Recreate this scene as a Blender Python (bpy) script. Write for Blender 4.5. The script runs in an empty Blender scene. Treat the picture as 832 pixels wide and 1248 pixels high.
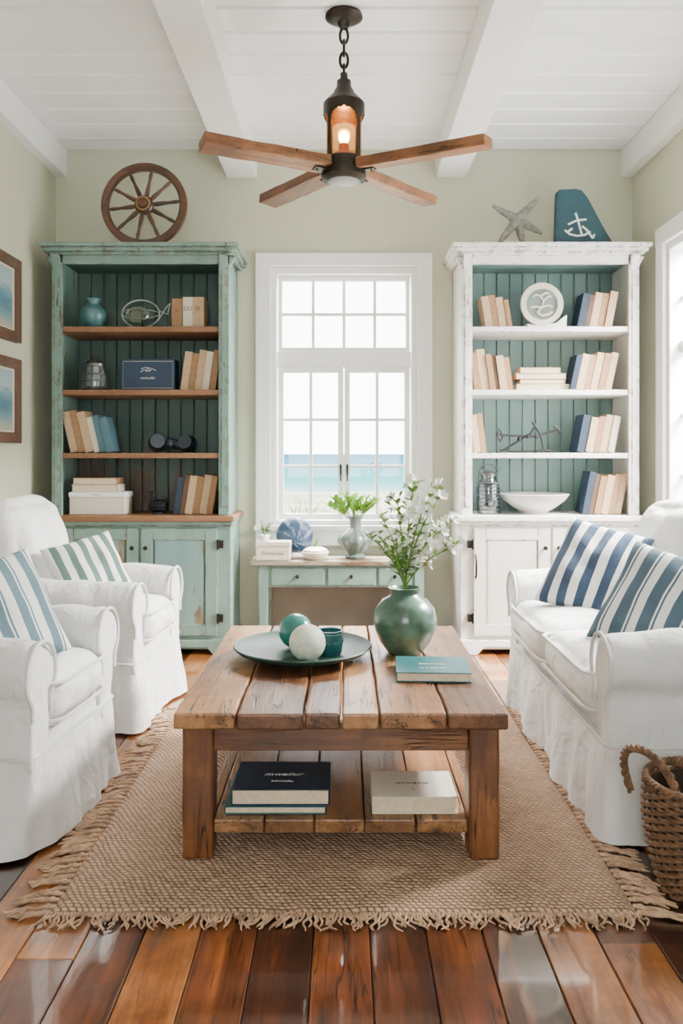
import bpy, bmesh, math, random
from mathutils import Vector, Matrix, noise
random.seed(11)
PI=math.pi
SC=bpy.context.scene; COL=SC.collection
def R(a): return math.radians(a)
# ---------------------------------------------------------------- camera model (832x1248 frame, focal 1000 px, eye 1.2 m)
CXP,CYP,F,EYE=419.0,553.0,1000.0,1.2
def X(px,Y): return (px-CXP)*Y/F
def Z(py,Y): return EYE+(CYP-py)*Y/F
def P(px,py,Y): return Vector((X(px,Y),Y,Z(py,Y)))
# ---------------------------------------------------------------- object helpers
def obj(name,bm,mat,parent=None,smooth=False,bevel=0,sub=0,loc=None,rot=None,sharp=38,recalc=True,seg=2):
    if recalc: bmesh.ops.recalc_face_normals(bm,faces=bm.faces)
    if smooth:
        for f in bm.faces: f.smooth=True
        a=R(sharp)
        for e in bm.edges:
            if len(e.link_faces)==2 and e.calc_face_angle(0)>a: e.smooth=False
    me=bpy.data.meshes.new(name); bm.to_mesh(me); bm.free()
    if mat is not None: me.materials.append(mat)
    o=bpy.data.objects.new(name,me); COL.objects.link(o)
    if parent: o.parent=parent
    if loc is not None: o.location=loc
    if rot is not None: o.rotation_euler=rot
    if bevel:
        m=o.modifiers.new('bevel','BEVEL'); m.width=bevel; m.segments=seg; m.limit_method='ANGLE'; m.angle_limit=R(35)
    if sub:
        m=o.modifiers.new('sub','SUBSURF'); m.levels=sub; m.render_levels=sub
    return o
def tag(o,label,cat,group=None):
    o['label']=label; o['category']=cat
    if group: o['group']=group
    return o
def thing(name,label,cat,loc=(0,0,0),rot=(0,0,0),group=None):
    o=bpy.data.objects.new(name,None); COL.objects.link(o); o.empty_display_size=.05
    o.location=loc; o.rotation_euler=rot
    return tag(o,label,cat,group)
def structure(o): o['kind']='structure'; return o
def B(): return bmesh.new()
def box(bm,x0,x1,y0,y1,z0,z1):
    v=[bm.verts.new((x,y,z)) for x in (x0,x1) for y in (y0,y1) for z in (z0,z1)]
    for q in ((0,1,3,2),(4,6,7,5),(0,4,5,1),(2,3,7,6),(0,2,6,4),(1,5,7,3)): bm.faces.new([v[i] for i in q])
    return bm
def board(bm,x0,x1,y0,y1,z0,z1,c=.003,top=True):
    s=1 if top else -1
    zt,zb=(z1,z0) if top else (z0,z1)
    def ring(ins,z): return [bm.verts.new(p) for p in ((x0+ins,y0+ins,z),(x1-ins,y0+ins,z),(x1-ins,y1-ins,z),(x0+ins,y1-ins,z))]
    a=ring(0,zb); b=ring(0,zt-s*c); d=ring(c,zt)
    for r0,r1 in ((a,b),(b,d)):
        for i in range(4): bm.faces.new((r0[i],r0[(i+1)%4],r1[(i+1)%4],r1[i]))
    bm.faces.new(d); bm.faces.new(a[::-1])
def boardY(bm,x0,x1,y0,y1,z0,z1,c=.003):
    def ring(ins,y): return [bm.verts.new(p) for p in ((x0+ins,y,z0),(x1-ins,y,z0),(x1-ins,y,z1),(x0+ins,y,z1))]
    a=ring(0,y1); b=ring(0,y0+c); d=ring(c,y0)
    for r0,r1 in ((a,b),(b,d)):
        for i in range(4): bm.faces.new((r0[i],r0[(i+1)%4],r1[(i+1)%4],r1[i]))
    bm.faces.new(d); bm.faces.new(a[::-1])
def tube(bm,pts,r,seg=8,closed=False,cap=True,flat=1.0):
    pts=[Vector(p) for p in pts]; n=len(pts)
    rs=r if isinstance(r,(list,tuple)) else [r]*n
    T=[]
    for i in range(n):
        a=pts[(i-1)%n] if (closed or i>0) else pts[0]; b=pts[(i+1)%n] if (closed or i<n-1) else pts[-1]
        t=(b-a); T.append(t.normalized() if t.length>1e-9 else Vector((0,0,1)))
    up=Vector((0,0,1)) if abs(T[0].z)<.9 else Vector((1,0,0))
    nrm=(up-T[0]*up.dot(T[0])).normalized(); rings=[]
    for i in range(n):
        nrm=(nrm-T[i]*nrm.dot(T[i])).normalized(); bi=T[i].cross(nrm)
        rings.append([bm.verts.new(pts[i]+(nrm*math.cos(2*PI*k/seg)*flat+bi*math.sin(2*PI*k/seg))*rs[i]) for k in range(seg)])
    m=n if closed else n-1
    for i in range(m):
        a,b=rings[i],rings[(i+1)%n]
        for k in range(seg): bm.faces.new((a[k],a[(k+1)%seg],b[(k+1)%seg],b[k]))
    if cap and not closed: bm.faces.new(rings[0][::-1]); bm.faces.new(rings[-1])
    return bm
def lathe(bm,prof,seg=40,c=(0,0,0),ripple=None):
    rings=[]; loop=(prof[0]==prof[-1])
    if loop: prof=prof[:-1]
    for (r,z) in prof:
        if r<1e-5: rings.append([bm.verts.new((c[0],c[1],c[2]+z))])
        else:
            ring=[]
            for k in range(seg):
                a=2*PI*k/seg; rr=r*(1+(ripple(a,z) if ripple else 0))
                ring.append(bm.verts.new((c[0]+rr*math.cos(a),c[1]+rr*math.sin(a),c[2]+z)))
            rings.append(ring)
    prs=list(zip(rings,rings[1:]))
    if loop: prs.append((rings[-1],rings[0]))
    for a,b in prs:
        for k in range(seg):
            k2=(k+1)%seg
            if len(a)==1 and len(b)==1: break
            if len(a)==1: bm.faces.new((a[0],b[k2],b[k]))
            elif len(b)==1: bm.faces.new((a[k],a[k2],b[0]))
            else: bm.faces.new((a[k],a[k2],b[k2],b[k]))
    if not loop:
        for ring,rev in ((rings[0],True),(rings[-1],False)):
            if len(ring)>1: bm.faces.new(ring[::-1] if rev else ring)
    return bm
def prism(bm,pts,fn,t0,t1):
    a=[bm.verts.new(fn(u,v,t0)) for u,v in pts]; b=[bm.verts.new(fn(u,v,t1)) for u,v in pts]; n=len(pts)
    for i in range(n): bm.faces.new((a[i],a[(i+1)%n],b[(i+1)%n],b[i]))
    bm.faces.new(a[::-1]); bm.faces.new(b); return bm
def ball(bm,c,r,seg=28,sc=(1,1,1)):
    m=Matrix.Translation(c)@Matrix.Diagonal((sc[0],sc[1],sc[2],1))
    bmesh.ops.create_uvsphere(bm,u_segments=seg,v_segments=seg//2,radius=r,matrix=m); return bm
def xf(bm,M): bmesh.ops.transform(bm,matrix=M,verts=bm.verts); return bm
def slab(c,h,r,n=12,puff=(0,0,0)):
    bm=B(); bmesh.ops.create_cube(bm,size=2); bmesh.ops.subdivide_edges(bm,edges=bm.edges[:],cuts=n,use_grid_fill=True)
    for v in bm.verts:
        p=[math.copysign(abs(q)**.8,q) if abs(q)>1e-6 else 0 for q in v.co]
        q=Vector([p[i]*h[i] for i in range(3)])
        k=Vector([max(-(h[i]-r),min(h[i]-r,q[i])) for i in range(3)])
        d=q-k
        if d.length>1e-7: q=k+d.normalized()*r
        for i in range(3):
            j,l=(i+1)%3,(i+2)%3
            q[i]*=1+puff[i]*(1-p[j]**2)*(1-p[l]**2)
        v.co=q+Vector(c)
    return bm
def wrinkle(bm,amp,sc,seed=0,amp2=0,sc2=1):
    bm.normal_update(); o1=Vector((seed*3.1,seed,seed*7)); o2=Vector((seed,3.3,seed*1.7))
    for v in bm.verts:
        p=v.co*sc+o1
        d=noise.noise(p)*amp
        if amp2:
            w=Vector((noise.noise(v.co*3+o2),noise.noise(v.co*3-o1),noise.noise(v.co*3+o1+o2)))*.7
            c=abs(noise.noise(v.co*sc2+w+o2)); d+=amp2*(math.sqrt(min(c,.3)/.3)-1)
        v.co+=v.normal*d
    return bm
def strokes(bm,fn,lines,r):
    for l in lines: tube(bm,[fn(u,v) for u,v in l],r,seg=5)
def words(body,size,mat,parent,loc,rot=(0,0,0),name='lettering',shear=0,sx=1.0):
    cu=bpy.data.curves.new('glyphs','FONT'); cu.body=body; cu.size=size; cu.align_x='CENTER'; cu.align_y='CENTER'; cu.extrude=.0003; cu.shear=shear; cu.resolution_u=3
    tmp=bpy.data.objects.new('glyphs',cu); me=bpy.data.meshes.new_from_object(tmp); me.name=name
    bpy.data.objects.remove(tmp); bpy.data.curves.remove(cu)
    me.materials.clear(); me.materials.append(mat)
    o=bpy.data.objects.new(name,me); COL.objects.link(o); o.parent=parent; o.location=loc; o.rotation_euler=rot; o.scale=(sx,1,1); return o
# ---------------------------------------------------------------- material helpers
class M:
    def __init__(s,name):
        s.m=bpy.data.materials.new(name); s.m.use_nodes=True; s.t=s.m.node_tree
        s.b=s.t.nodes['Principled BSDF']; s.out=s.t.nodes['Material Output']
    def n(s,t,**k):
        x=s.t.nodes.new(t)
        for a,b in k.items(): setattr(x,a,b)
        return x
    def put(s,sock,v):
        if isinstance(v,bpy.types.NodeSocket): s.t.links.new(v,sock)
        else: sock.default_value=v
    def math(s,op,a,b=0.0,c=None,clamp=False):
        x=s.n('ShaderNodeMath',operation=op,use_clamp=clamp); s.put(x.inputs[0],a); s.put(x.inputs[1],b)
        if c is not None: s.put(x.inputs[2],c)
        return x.outputs[0]
    def mix(s,f,a,b,mode='MIX'):
        x=s.n('ShaderNodeMix',data_type='RGBA',blend_type=mode); s.put(x.inputs[0],f); s.put(x.inputs[6],a); s.put(x.inputs[7],b); return x.outputs[2]
    def coord(s,scale=(1,1,1),off=None,kind='Object'):
        c=s.n('ShaderNodeTexCoord').outputs[kind]
        mp=s.n('ShaderNodeMapping'); s.t.links.new(c,mp.inputs[0]); mp.inputs['Scale'].default_value=scale
        if off is not None: s.t.links.new(off,mp.inputs['Location'])
        return mp.outputs[0]
    def noise(s,v,scale,detail=4,rough=.55,dist=0):
        x=s.n('ShaderNodeTexNoise'); s.t.links.new(v,x.inputs['Vector']); x.inputs['Scale'].default_value=scale
        x.inputs['Detail'].default_value=detail; x.inputs['Roughness'].default_value=rough; x.inputs['Distortion'].default_value=dist
        return x.outputs['Fac']
    def ramp(s,f,stops,interp='LINEAR'):
        x=s.n('ShaderNodeValToRGB'); x.color_ramp.interpolation=interp; e=x.color_ramp.elements
        while len(e)<len(stops): e.new(.5)
        for i,(p,c) in enumerate(stops):
            e[i].position=p; e[i].color=(c if len(c)==4 else (*c,1)) if isinstance(c,tuple) else (c,c,c,1)
        s.put(x.inputs[0],f); return x.outputs[0]
    def bump(s,h,strength=.3,dist=.01):
        x=s.n('ShaderNodeBump'); s.put(x.inputs['Height'],h); x.inputs['Strength'].default_value=strength; x.inputs['Distance'].default_value=dist
        s.t.links.new(x.outputs[0],s.b.inputs['Normal']); return x
    def island(s): return s.n('ShaderNodeNewGeometry').outputs['Random Per Island']
def C4(c): return (*c,1) if len(c)==3 else c
def plain(name,c,rough=.5,metal=0,var=.08,scale=12,bump=0,coat=0,bd=.002):
    m=M(name); v=m.coord(); f=m.noise(v,scale,4)
    d=tuple(max(0,x*(1-var)) for x in c); l=tuple(min(1,x*(1+var)) for x in c)
    m.put(m.b.inputs['Base Color'],m.ramp(f,[(.3,d),(.7,l)]))
    m.b.inputs['Roughness'].default_value=rough; m.b.inputs['Metallic'].default_value=metal
    if coat: m.b.inputs['Coat Weight'].default_value=coat; m.b.inputs['Coat Roughness'].default_value=.15
    if bump: m.bump(m.noise(v,scale*4,5),bump,bd)
    return m.m
def wood(name,dark,mid,light,axis='y',rough=.4,coat=0,knots=True,bump=.25,var=1.0,coatr=.15,crack=0,coatior=1.5):
    m=M(name); isl=m.island()
    inf=m.n('ShaderNodeObjectInfo').outputs['Random']
    off=m.n('ShaderNodeCombineXYZ'); isl=m.math('FRACT',m.math('ADD',isl,inf)); k=m.math('MULTIPLY',isl,37.0)
    for i in range(3): m.t.links.new(k,off.inputs[i])
    sc={'x':(.09,1,1),'y':(1,.09,1),'z':(1,1,.09)}[axis]
    v=m.coord(sc,off.outputs[0])
    f1=m.noise(v,9,5,.6,1.2); f2=m.noise(v,70,4,.7,.3)
    g=m.math('ADD',m.math('MULTIPLY',f1,.7),m.math('MULTIPLY',f2,.3))
    g=m.math('ADD',g,m.math('MULTIPLY',m.math('SUBTRACT',isl,.5),.34*var))
    col=m.ramp(g,[(.3,dark),(.5,mid),(.72,light)])
    if knots:
        sk={'x':(.45,1,1),'y':(1,.45,1),'z':(1,1,.45)}[axis]
        vk=m.coord(sk,off.outputs[0]); vo=m.n('ShaderNodeTexVoronoi'); m.t.links.new(vk,vo.inputs['Vector']); vo.inputs['Scale'].default_value=6.5
        kf=m.ramp(vo.outputs['Distance'],[(.04,1.0),(.15,0.0)])
        gate=m.ramp(m.noise(vk,2.6,1),[(.46,0.0),(.52,1.0)])
        kk=m.math('MULTIPLY',kf,gate)
        col=m.mix(m.math('MULTIPLY',kk,.9),col,(*[c*.2 for c in dark],1))
    h=g
    if crack:
        s2={'x':(.05,1,1),'y':(1,.05,1),'z':(1,1,.05)}[axis]
        vc=m.coord(s2,off.outputs[0]); n1=m.noise(vc,22,3,.6,.6)
        cr=m.ramp(m.math('ABSOLUTE',m.math('SUBTRACT',n1,.5)),[(.004,1.0),(.014,0.0)])
        cr=m.math('MULTIPLY',cr,m.ramp(m.noise(m.coord((1,1,1),off.outputs[0]),3,2),[(.45,0.0),(.55,1.0)]))
        col=m.mix(m.math('MULTIPLY',cr,crack),col,(*[c*.15 for c in dark],1)); h=m.math('SUBTRACT',g,cr)
        dirt=m.ramp(m.noise(m.coord((1,1,1),off.outputs[0]),5,5,.7),[(.40,.45),(.56,1.0)]); col=m.mix(.7,col,dirt,'MULTIPLY')
    m.put(m.b.inputs['Base Color'],col); m.b.inputs['Roughness'].default_value=rough
    if coat: m.b.inputs['Coat Weight'].default_value=coat; m.b.inputs['Coat Roughness'].default_value=coatr; m.b.inputs['Coat IOR'].default_value=coatior
    m.bump(h,bump,.004); return m.m
def distress(name,paint,paint2,bare,amount=.5,edge=True,rough=.5,axis='z',zfade=None):
    m=M(name); sc={'x':(.25,1,1),'y':(1,.25,1),'z':(1,1,.25)}[axis]
    v=m.coord(sc); v1=m.coord()
    p=m.mix(m.ramp(m.noise(v,5,5,.6),[(.35,0.0),(.65,1.0)]),C4(paint),C4(paint2))
    w=m.ramp(m.noise(v,40,4,.6),[(.3,tuple(c*.5 for c in bare)),(.7,bare)])
    nz=m.noise(v,9,9,.72)
    if zfade:
        sp=m.n('ShaderNodeSeparateXYZ'); m.t.links.new(v1,sp.inputs[0])
        nz=m.math('ADD',nz,m.math('MULTIPLY',m.math('MAXIMUM',m.math('SUBTRACT',zfade[0],sp.outputs[2]),0.0),zfade[1]))
    th=.72-.2*amount
    mask=m.ramp(nz,[(th,0.0),(th+(.10 if zfade else .025),1.0)])
    if edge:
        bv=m.n('ShaderNodeBevel',samples=4); bv.inputs['Radius'].default_value=.014
        geo=m.n('ShaderNodeNewGeometry'); dp=m.n('ShaderNodeVectorMath',operation='DOT_PRODUCT')
        m.t.links.new(bv.outputs[0],dp.inputs[0]); m.t.links.new(geo.outputs['Normal'],dp.inputs[1])
        e=m.ramp(dp.outputs['Value'],[(.9,1.0),(.995,0.0)])
        em=m.math('MULTIPLY',e,m.ramp(m.noise(v1,16,6,.65),[(.60-.2*amount,0.0),(.64-.2*amount,1.0)]))
        mask=m.math('MAXIMUM',mask,em)
    m.put(m.b.inputs['Base Color'],m.mix(mask,p,w)); m.b.inputs['Roughness'].default_value=rough
    m.bump(m.math('SUBTRACT',m.math('MULTIPLY',m.noise(v,30,4),.4),mask),.35,.002); return m.m
def fabric(name,c,wr=.5):
    m=M(name); v=m.coord(); 
    m.put(m.b.inputs['Base Color'],m.ramp(m.noise(v,6,3),[(.3,tuple(x*.94 for x in c)),(.7,c)]))
    m.b.inputs['Roughness'].default_value=.9; m.b.inputs['Sheen Weight'].default_value=.05
    h=m.math('ADD',m.math('MULTIPLY',m.noise(v,5.5,2,.5,1.2),1.0),m.math('ADD',m.math('MULTIPLY',m.noise(m.coord((1,1,.45)),17,2,.5,1.3),.34),m.math('MULTIPLY',m.noise(v,260,2),.03)))
    m.bump(h,wr,.03); return m.m
def stripes(name,a,b,period,duty,thin=False):
    m=M(name); v=m.coord(); sp=m.n('ShaderNodeSeparateXYZ'); m.t.links.new(v,sp.inputs[0])
    u=m.math('ADD',sp.outputs[0],m.math('MULTIPLY',m.noise(v,8,2),.006))
    fr=m.math('FRACT',m.math('ADD',m.math('DIVIDE',u,period),50.25))
    s=m.math('LESS_THAN',fr,duty)
    if thin:
        s2=m.math('MULTIPLY',m.math('GREATER_THAN',fr,duty+.08),m.math('LESS_THAN',fr,duty+.16)); s=m.math('MAXIMUM',s,s2)
    weave=m.noise(m.coord((1,.2,1)),220,2)
    col=m.mix(s,C4(b),m.mix(weave,C4(a),(*[min(1,x*1.5+.01) for x in a],1)))
    m.put(m.b.inputs['Base Color'],col); m.b.inputs['Roughness'].default_value=.95; m.b.inputs['Sheen Weight'].default_value=.05
    m.bump(m.math('ADD',m.noise(v,9,3,.5,1),m.math('MULTIPLY',m.noise(v,240,2),.06)),.35,.02); return m.m
def glassy(name,tint,gl=.08,rough=.02):
    m=M(name); t=m.n('ShaderNodeBsdfTransparent'); t.inputs[0].default_value=C4(tint)
    g=m.n('ShaderNodeBsdfGlossy'); g.inputs['Roughness'].default_value=rough
    x=m.n('ShaderNodeMixShader'); x.inputs[0].default_value=gl
    m.t.links.new(t.outputs[0],x.inputs[1]); m.t.links.new(g.outputs[0],x.inputs[2]); m.t.links.new(x.outputs[0],m.out.inputs[0]); return m.m
# materials
m_wall=plain('sage_wall_paint',(.53,.54,.405),.8,var=.03,scale=1.2,bump=.05)
m_white=plain('white_trim_paint',(.86,.855,.84),.35,var=.02,scale=3)
m_ceil=plain('white_gloss_boards',(.90,.90,.90),.2,var=.02,scale=5)
m_floor=wood('floor_wood',(.028,.007,.002),(.145,.036,.007),(.42,.15,.032),'y',.3,1.0,True,.10,1.3,.05,.8,1.8)
m_table=wood('table_pine',(.08,.027,.009),(.235,.097,.032),(.42,.21,.082),'y',.42,.12,True,.6,.85,.3,.95)
m_tableX=wood('table_pine_cross',(.075,.023,.007),(.205,.077,.024),(.35,.155,.054),'x',.42,.12,True,.6,.3,.3,.9)
m_tableZ=wood('table_pine_upright',(.07,.021,.006),(.19,.068,.020),(.33,.14,.047),'z',.42,.12,True,.6,.3,.3,.9)
m_blade=wood('fan_blade_wood',(.08,.024,.007),(.225,.08,.025),(.42,.19,.07),'x',.5,.05,True,.8,.4,.15,.95)
m_wheel=wood('wheel_wood',(.02,.006,.003),(.06,.021,.008),(.13,.048,.02),'x',.4,.2,False)
m_shelfwood=distress('worn_shelf_wood',(.25,.12,.052),(.17,.075,.032),(.42,.36,.28),.3,True,.5,'x')
m_teal=distress('distressed_teal_paint',(.135,.23,.195),(.21,.31,.265),(.13,.065,.032),.5)
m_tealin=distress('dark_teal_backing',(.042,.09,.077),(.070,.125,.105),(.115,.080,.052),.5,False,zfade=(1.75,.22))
m_tealpanel=distress('worn_blue_tan_paint',(.13,.25,.25),(.20,.31,.285),(.27,.20,.12),.85,False)
m_wht=distress('distressed_white_paint',(.81,.79,.75),(.74,.72,.68),(.12,.045,.018),.42)
m_whtsoft=distress('worn_white_paint',(.70,.65,.59),(.62,.57,.51),(.30,.19,.12),.25)
m_aqua=distress('aqua_backing',(.105,.19,.175),(.155,.245,.225),(.055,.08,.07),.2,False)
m_slip=fabric('white_slipcover',(.71,.70,.685),.6)
m_slip2=fabric('white_slipcover_cushion',(.74,.73,.715),.42)
m_pipe=plain('slipcover_piping',(.60,.59,.565),.9)
m_strG=stripes('green_white_ticking',(.06,.10,.092),(.66,.66,.62),.062,.5)
m_strB=stripes('blue_white_ticking',(.08,.135,.165),(.67,.68,.66),.075,.42,True)
m_strN=stripes('navy_white_stripe',(.016,.034,.068),(.68,.68,.67),.082,.52)
m_strM=stripes('steel_blue_stripe',(.04,.072,.10),(.67,.67,.66),.092,.5,True)
m_iron=plain('dark_bronze_metal',(.03,.024,.02),.4,.8,.2,20)
m_black=plain('blackened_iron',(.012,.012,.014),.5,.5,.2)
m_cream=plain('cream_cloth_book',(.50,.35,.21),.8,var=.12,scale=30,bump=.1)
m_tan=plain('tan_cloth_book',(.31,.175,.085),.8,var=.15,scale=30,bump=.1)
m_brown=plain('brown_leather_book',(.09,.04,.018),.6,var=.15)
m_navy=plain('navy_book',(.007,.021,.048),.5,var=.15)
m_tealb=plain('teal_book',(.009,.09,.10),.5,var=.12)
m_blueb=plain('dusty_blue_book',(.07,.155,.195),.6,var=.1)
m_ivory=plain('ivory_cover',(.66,.59,.49),.6,var=.04)
m_page=plain('book_pages',(.66,.54,.38),.9,var=.12,scale=90)
m_gold=plain('pale_lettering',(.72,.66,.5),.5)
m_ink=plain('dark_lettering',(.08,.09,.10),.6)
m_wmark=plain('white_lettering',(.85,.85,.82),.5)
BM={'cream':m_cream,'tan':m_tan,'brown':m_brown,'navy':m_navy,'teal':m_tealb,'dusty blue':m_blueb,'ivory':m_ivory}
# ---------------------------------------------------------------- ROOM
XW=1.88; YB=5.356; ZC=3.18; ZW=3.2095; YF=-1.6; TH=.15
bm=B(); w=.141; x=-XW-.03; rr=random.Random(5)
while x<XW:
    y=YF-rr.random()*1.5
    while y<YB:
        L=1.1+rr.random()*1.6
        board(bm,max(x,-XW)+.0012,min(x+w,XW)-.0012,max(y,YF),min(y+L,YB)-.0015,-.02,0,.0025); y+=L
    x+=w
structure(obj('floor',bm,m_floor,recalc=False))
bm=B(); box(bm,-XW-.1,XW+.1,YF,YB+.1,-.06,-.021)
structure(obj('trim_1',bm,plain('dark_subfloor',(.02,.01,.006),.9)))
bm=B(); y=YB
while y>YF:
    board(bm,-XW,XW,max(y-.210,YF),y-.004,ZC,ZC+.03,.010,top=False); y-=.214
box(bm,-XW-.15,XW+.15,YF-.15,YB+.15,ZC+.0300,ZC+.06)
structure(obj('ceiling',bm,m_ceil))
for i,(a,b,z0) in enumerate(((-.765,-.565,3.0),(.595,.795,3.0),(-XW,-XW+.075,3.0),(XW-.075,XW,3.0))):
    bm=B(); box(bm,a,b,YF,YB,z0,ZC-.001); structure(obj('trim_%d'%(i+2),bm,m_white,bevel=.006))
WX,WZ0,WZ1=.477,.735,2.42
bm=B(); box(bm,-XW-TH,-WX,YB,YB+TH,0,ZW); box(bm,WX,XW+TH,YB,YB+TH,0,ZW); box(bm,-WX,WX,YB,YB+TH,WZ1,ZW); box(bm,-WX,WX,YB,YB+TH,0,WZ0)
structure(obj('wall_back',bm,m_wall))
bm=B(); box(bm,-XW-TH,-.85,YF-TH,YF,0,ZW); box(bm,.85,XW+TH,YF-TH,YF,0,ZW); box(bm,-.85,.85,YF-TH,YF,2.5,ZW); box(bm,-.85,.85,YF-TH,YF,0,.85)
structure(obj('wall_front_added',bm,m_wall))  # unseen wall added behind the camera, opening sized to cut frontal fill light
bm=B(); box(bm,-XW-TH,-XW,YF,YB,0,ZW); structure(obj('wall_left',bm,m_wall))
RY0,RY1,RZ0,RZ1=3.2,4.775,.72,2.42
bm=B(); box(bm,XW,XW+TH,YF,RY0,0,ZW); box(bm,XW,XW+TH,RY1,YB,0,ZW); box(bm,XW,XW+TH,RY0,RY1,0,RZ0); box(bm,XW,XW+TH,RY0,RY1,RZ1,ZW)
structure(obj('wall_right',bm,m_wall))
for nm,x0,x1 in (('baseboard_left',-XW,-XW+.015),('baseboard_right',XW-.015,XW)):
    bm=B(); box(bm,x0,x1,YF,YB,0.001,.1); structure(obj(nm,bm,m_wall,bevel=.003))
m_pane=glassy('window_glass',(.98,.99,.99),.04)
# ---- window_1
win=bpy.data.objects.new('window_1',None); COL.objects.link(win); structure(win)
bm=B(); cw=.098
box(bm,-WX-cw,-WX+.002,YB-.028,YB,.66,WZ1+.0); box(bm,WX-.002,WX+cw,YB-.028,YB,.66,WZ1)
box(bm,-WX-cw,WX+cw,YB-.032,YB,WZ1,WZ1+.085)
box(bm,-WX-cw-.01,WX+cw+.01,YB-.045,YB,.70,WZ0+.0); box(bm,-WX-cw,WX+cw,YB-.025,YB,.60,.70)
obj('window_casing',bm,m_white,win,bevel=.006)
bm=B(); YW=5.43
box(bm,-WX,-.44,YB,YB+TH,WZ0,WZ1); box(bm,.44,WX,YB,YB+TH,WZ0,WZ1); box(bm,-.44,.44,YB,YB+TH,2.375,WZ1); box(bm,-.44,.44,YB,YB+TH,WZ0,.765)
box(bm,-.44,.44,YW-.02,YW+.05,1.775,1.875)
obj('window_frame',bm,m_white,win,bevel=.004)
def sash(nm,x0,x1,z0,z1,cols,rows,st,mu,par):
    bm=B(); a,b=YW-.008,YW+.03
    box(bm,x0,x0+st,a,b,z0,z1); box(bm,x1-st,x1,a,b,z0,z1); box(bm,x0+st,x1-st,a,b,z0,z0+st); box(bm,x0+st,x1-st,a,b,z1-st,z1)
    iw,ih=x1-x0-2*st,z1-z0-2*st
    for i in range(1,cols): xx=x0+st+iw*i/cols; box(bm,xx-mu/2,xx+mu/2,a+.006,b-.006,z0+st,z1-st)
    for j in range(1,rows): zz=z0+st+ih*j/rows; box(bm,x0+st,x1-st,a+.007,b-.007,zz-mu/2,zz+mu/2)
    s=obj(nm,bm,m_white,par,bevel=.002)
    bm=B(); box(bm,x0+st*.5,x1-st*.5,YW+.009,YW+.012,z0+st*.5,z1-st*.5); obj('pane',bm,m_pane,s)
    return s
sash('transom_sash',-.435,.435,1.875,2.37,4,2,.028,.020,win)
for sx in (-1,1):
    x0,x1=(-.435,-.003) if sx<0 else (.003,.435)
    s=sash('casement_sash',x0,x1,.768,1.772,2,3,.036,.020,win)
    bm=B(); hx=sx*.022; box(bm,hx-.007,hx+.007,YW-.02,YW-.008,1.06,1.13); tube(bm,[(hx,YW-.03,1.095),(hx,YW-.035,1.05),(hx,YW-.03,1.02)],.005,6); tube(bm,[(hx,YW-.012,1.095),(hx,YW-.03,1.095)],.005,6)
    obj('handle',bm,m_iron,s)
# ---- window_2 right wall
w2=bpy.data.objects.new('window_2',None); COL.objects.link(w2); structure(w2)
bm=B(); c=.11
box(bm,XW-.028,XW,RY1-.002,RY1+c,RZ0-.09,RZ1); box(bm,XW-.028,XW,RY0-c,RY0+.002,RZ0-.09,RZ1); box(bm,XW-.032,XW,RY0-c,RY1+c,RZ1,RZ1+.11); box(bm,XW-.05,XW,RY0-c-.01,RY1+c+.01,RZ0-.03,RZ0)
obj('window_casing',bm,m_white,w2,bevel=.006)
bm=B()
box(bm,XW,XW+TH,RY0,RY0+.035,RZ0,RZ1); box(bm,XW,XW+TH,RY1-.035,RY1,RZ0,RZ1); box(bm,XW,XW+TH,RY0+.035,RY1-.035,RZ1-.04,RZ1); box(bm,XW,XW+TH,RY0+.035,RY1-.035,RZ0,RZ0+.04)
box(bm,XW+.06,XW+.1,RY0+.035,RY1-.035,1.78,1.85)
for k in range(1,4): yy=RY0+(RY1-RY0)*k/4; box(bm,XW+.065,XW+.095,yy-.014,yy+.014,RZ0+.04,RZ1-.04)
for zz in (1.07,1.42,2.1): box(bm,XW+.067,XW+.093,RY0+.035,RY1-.035,zz-.012,zz+.012)
fr=obj('window_frame',bm,m_white,w2,bevel=.003)
bm=B(); box(bm,XW+.078,XW+.081,RY0+.03,RY1-.03,RZ0+.03,RZ1-.03); obj('pane',bm,m_pane,fr)
# ---- outside
m=M('beach_sand'); v=m.coord(); m.put(m.b.inputs['Base Color'],m.ramp(m.noise(v,.35,5),[(.35,(.27,.275,.16)),(.55,(.44,.40,.30))])); m.b.inputs['Roughness'].default_value=.95
bm=B(); box(bm,-120,120,5.9,37,-.9,-.5); structure(obj('ground_sand',bm,m.m))
m=M('sea_water'); sp=m.n('ShaderNodeSeparateXYZ'); m.t.links.new(m.coord(),sp.inputs[0])
g=m.ramp(m.math('DIVIDE',sp.outputs[1],400.0),[(.09,(.18,.33,.30)),(.13,(.045,.215,.215)),(.3,(.022,.15,.175)),(1.0,(.012,.085,.13))])
m.put(m.b.inputs['Base Color'],m.mix(m.ramp(m.noise(m.coord((.05,.6,1)),1.5,5),[(.5,0.0),(.75,.6)]),g,(.15,.27,.28,1))); m.b.inputs['Roughness'].default_value=.8; m.b.inputs['Specular IOR Level'].default_value=0
bm=B(); box(bm,-1800,1800,37,3000,-.9,-.55); structure(obj('sea',bm,m.m))
m_dune=plain('dune_grass',(.14,.18,.05),.8)
rr=random.Random(3); bm=B()
for k in range(260):
    x=rr.uniform(-5,4); y=rr.uniform(14,22); h=rr.uniform(.2,.55)*(1.2 if x<-.5 else .5)
    tube(bm,[(x,y,-.5),(x+rr.uniform(-.1,.1),y,-.5+h*.6),(x+rr.uniform(-.3,.3),y,-.5+h)],[.02,.014,.003],4)
g=obj('dune_grass',bm,m_dune); g['kind']='stuff'; tag(g,'sparse dune grass on the pale beach outside the window','grass')
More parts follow.
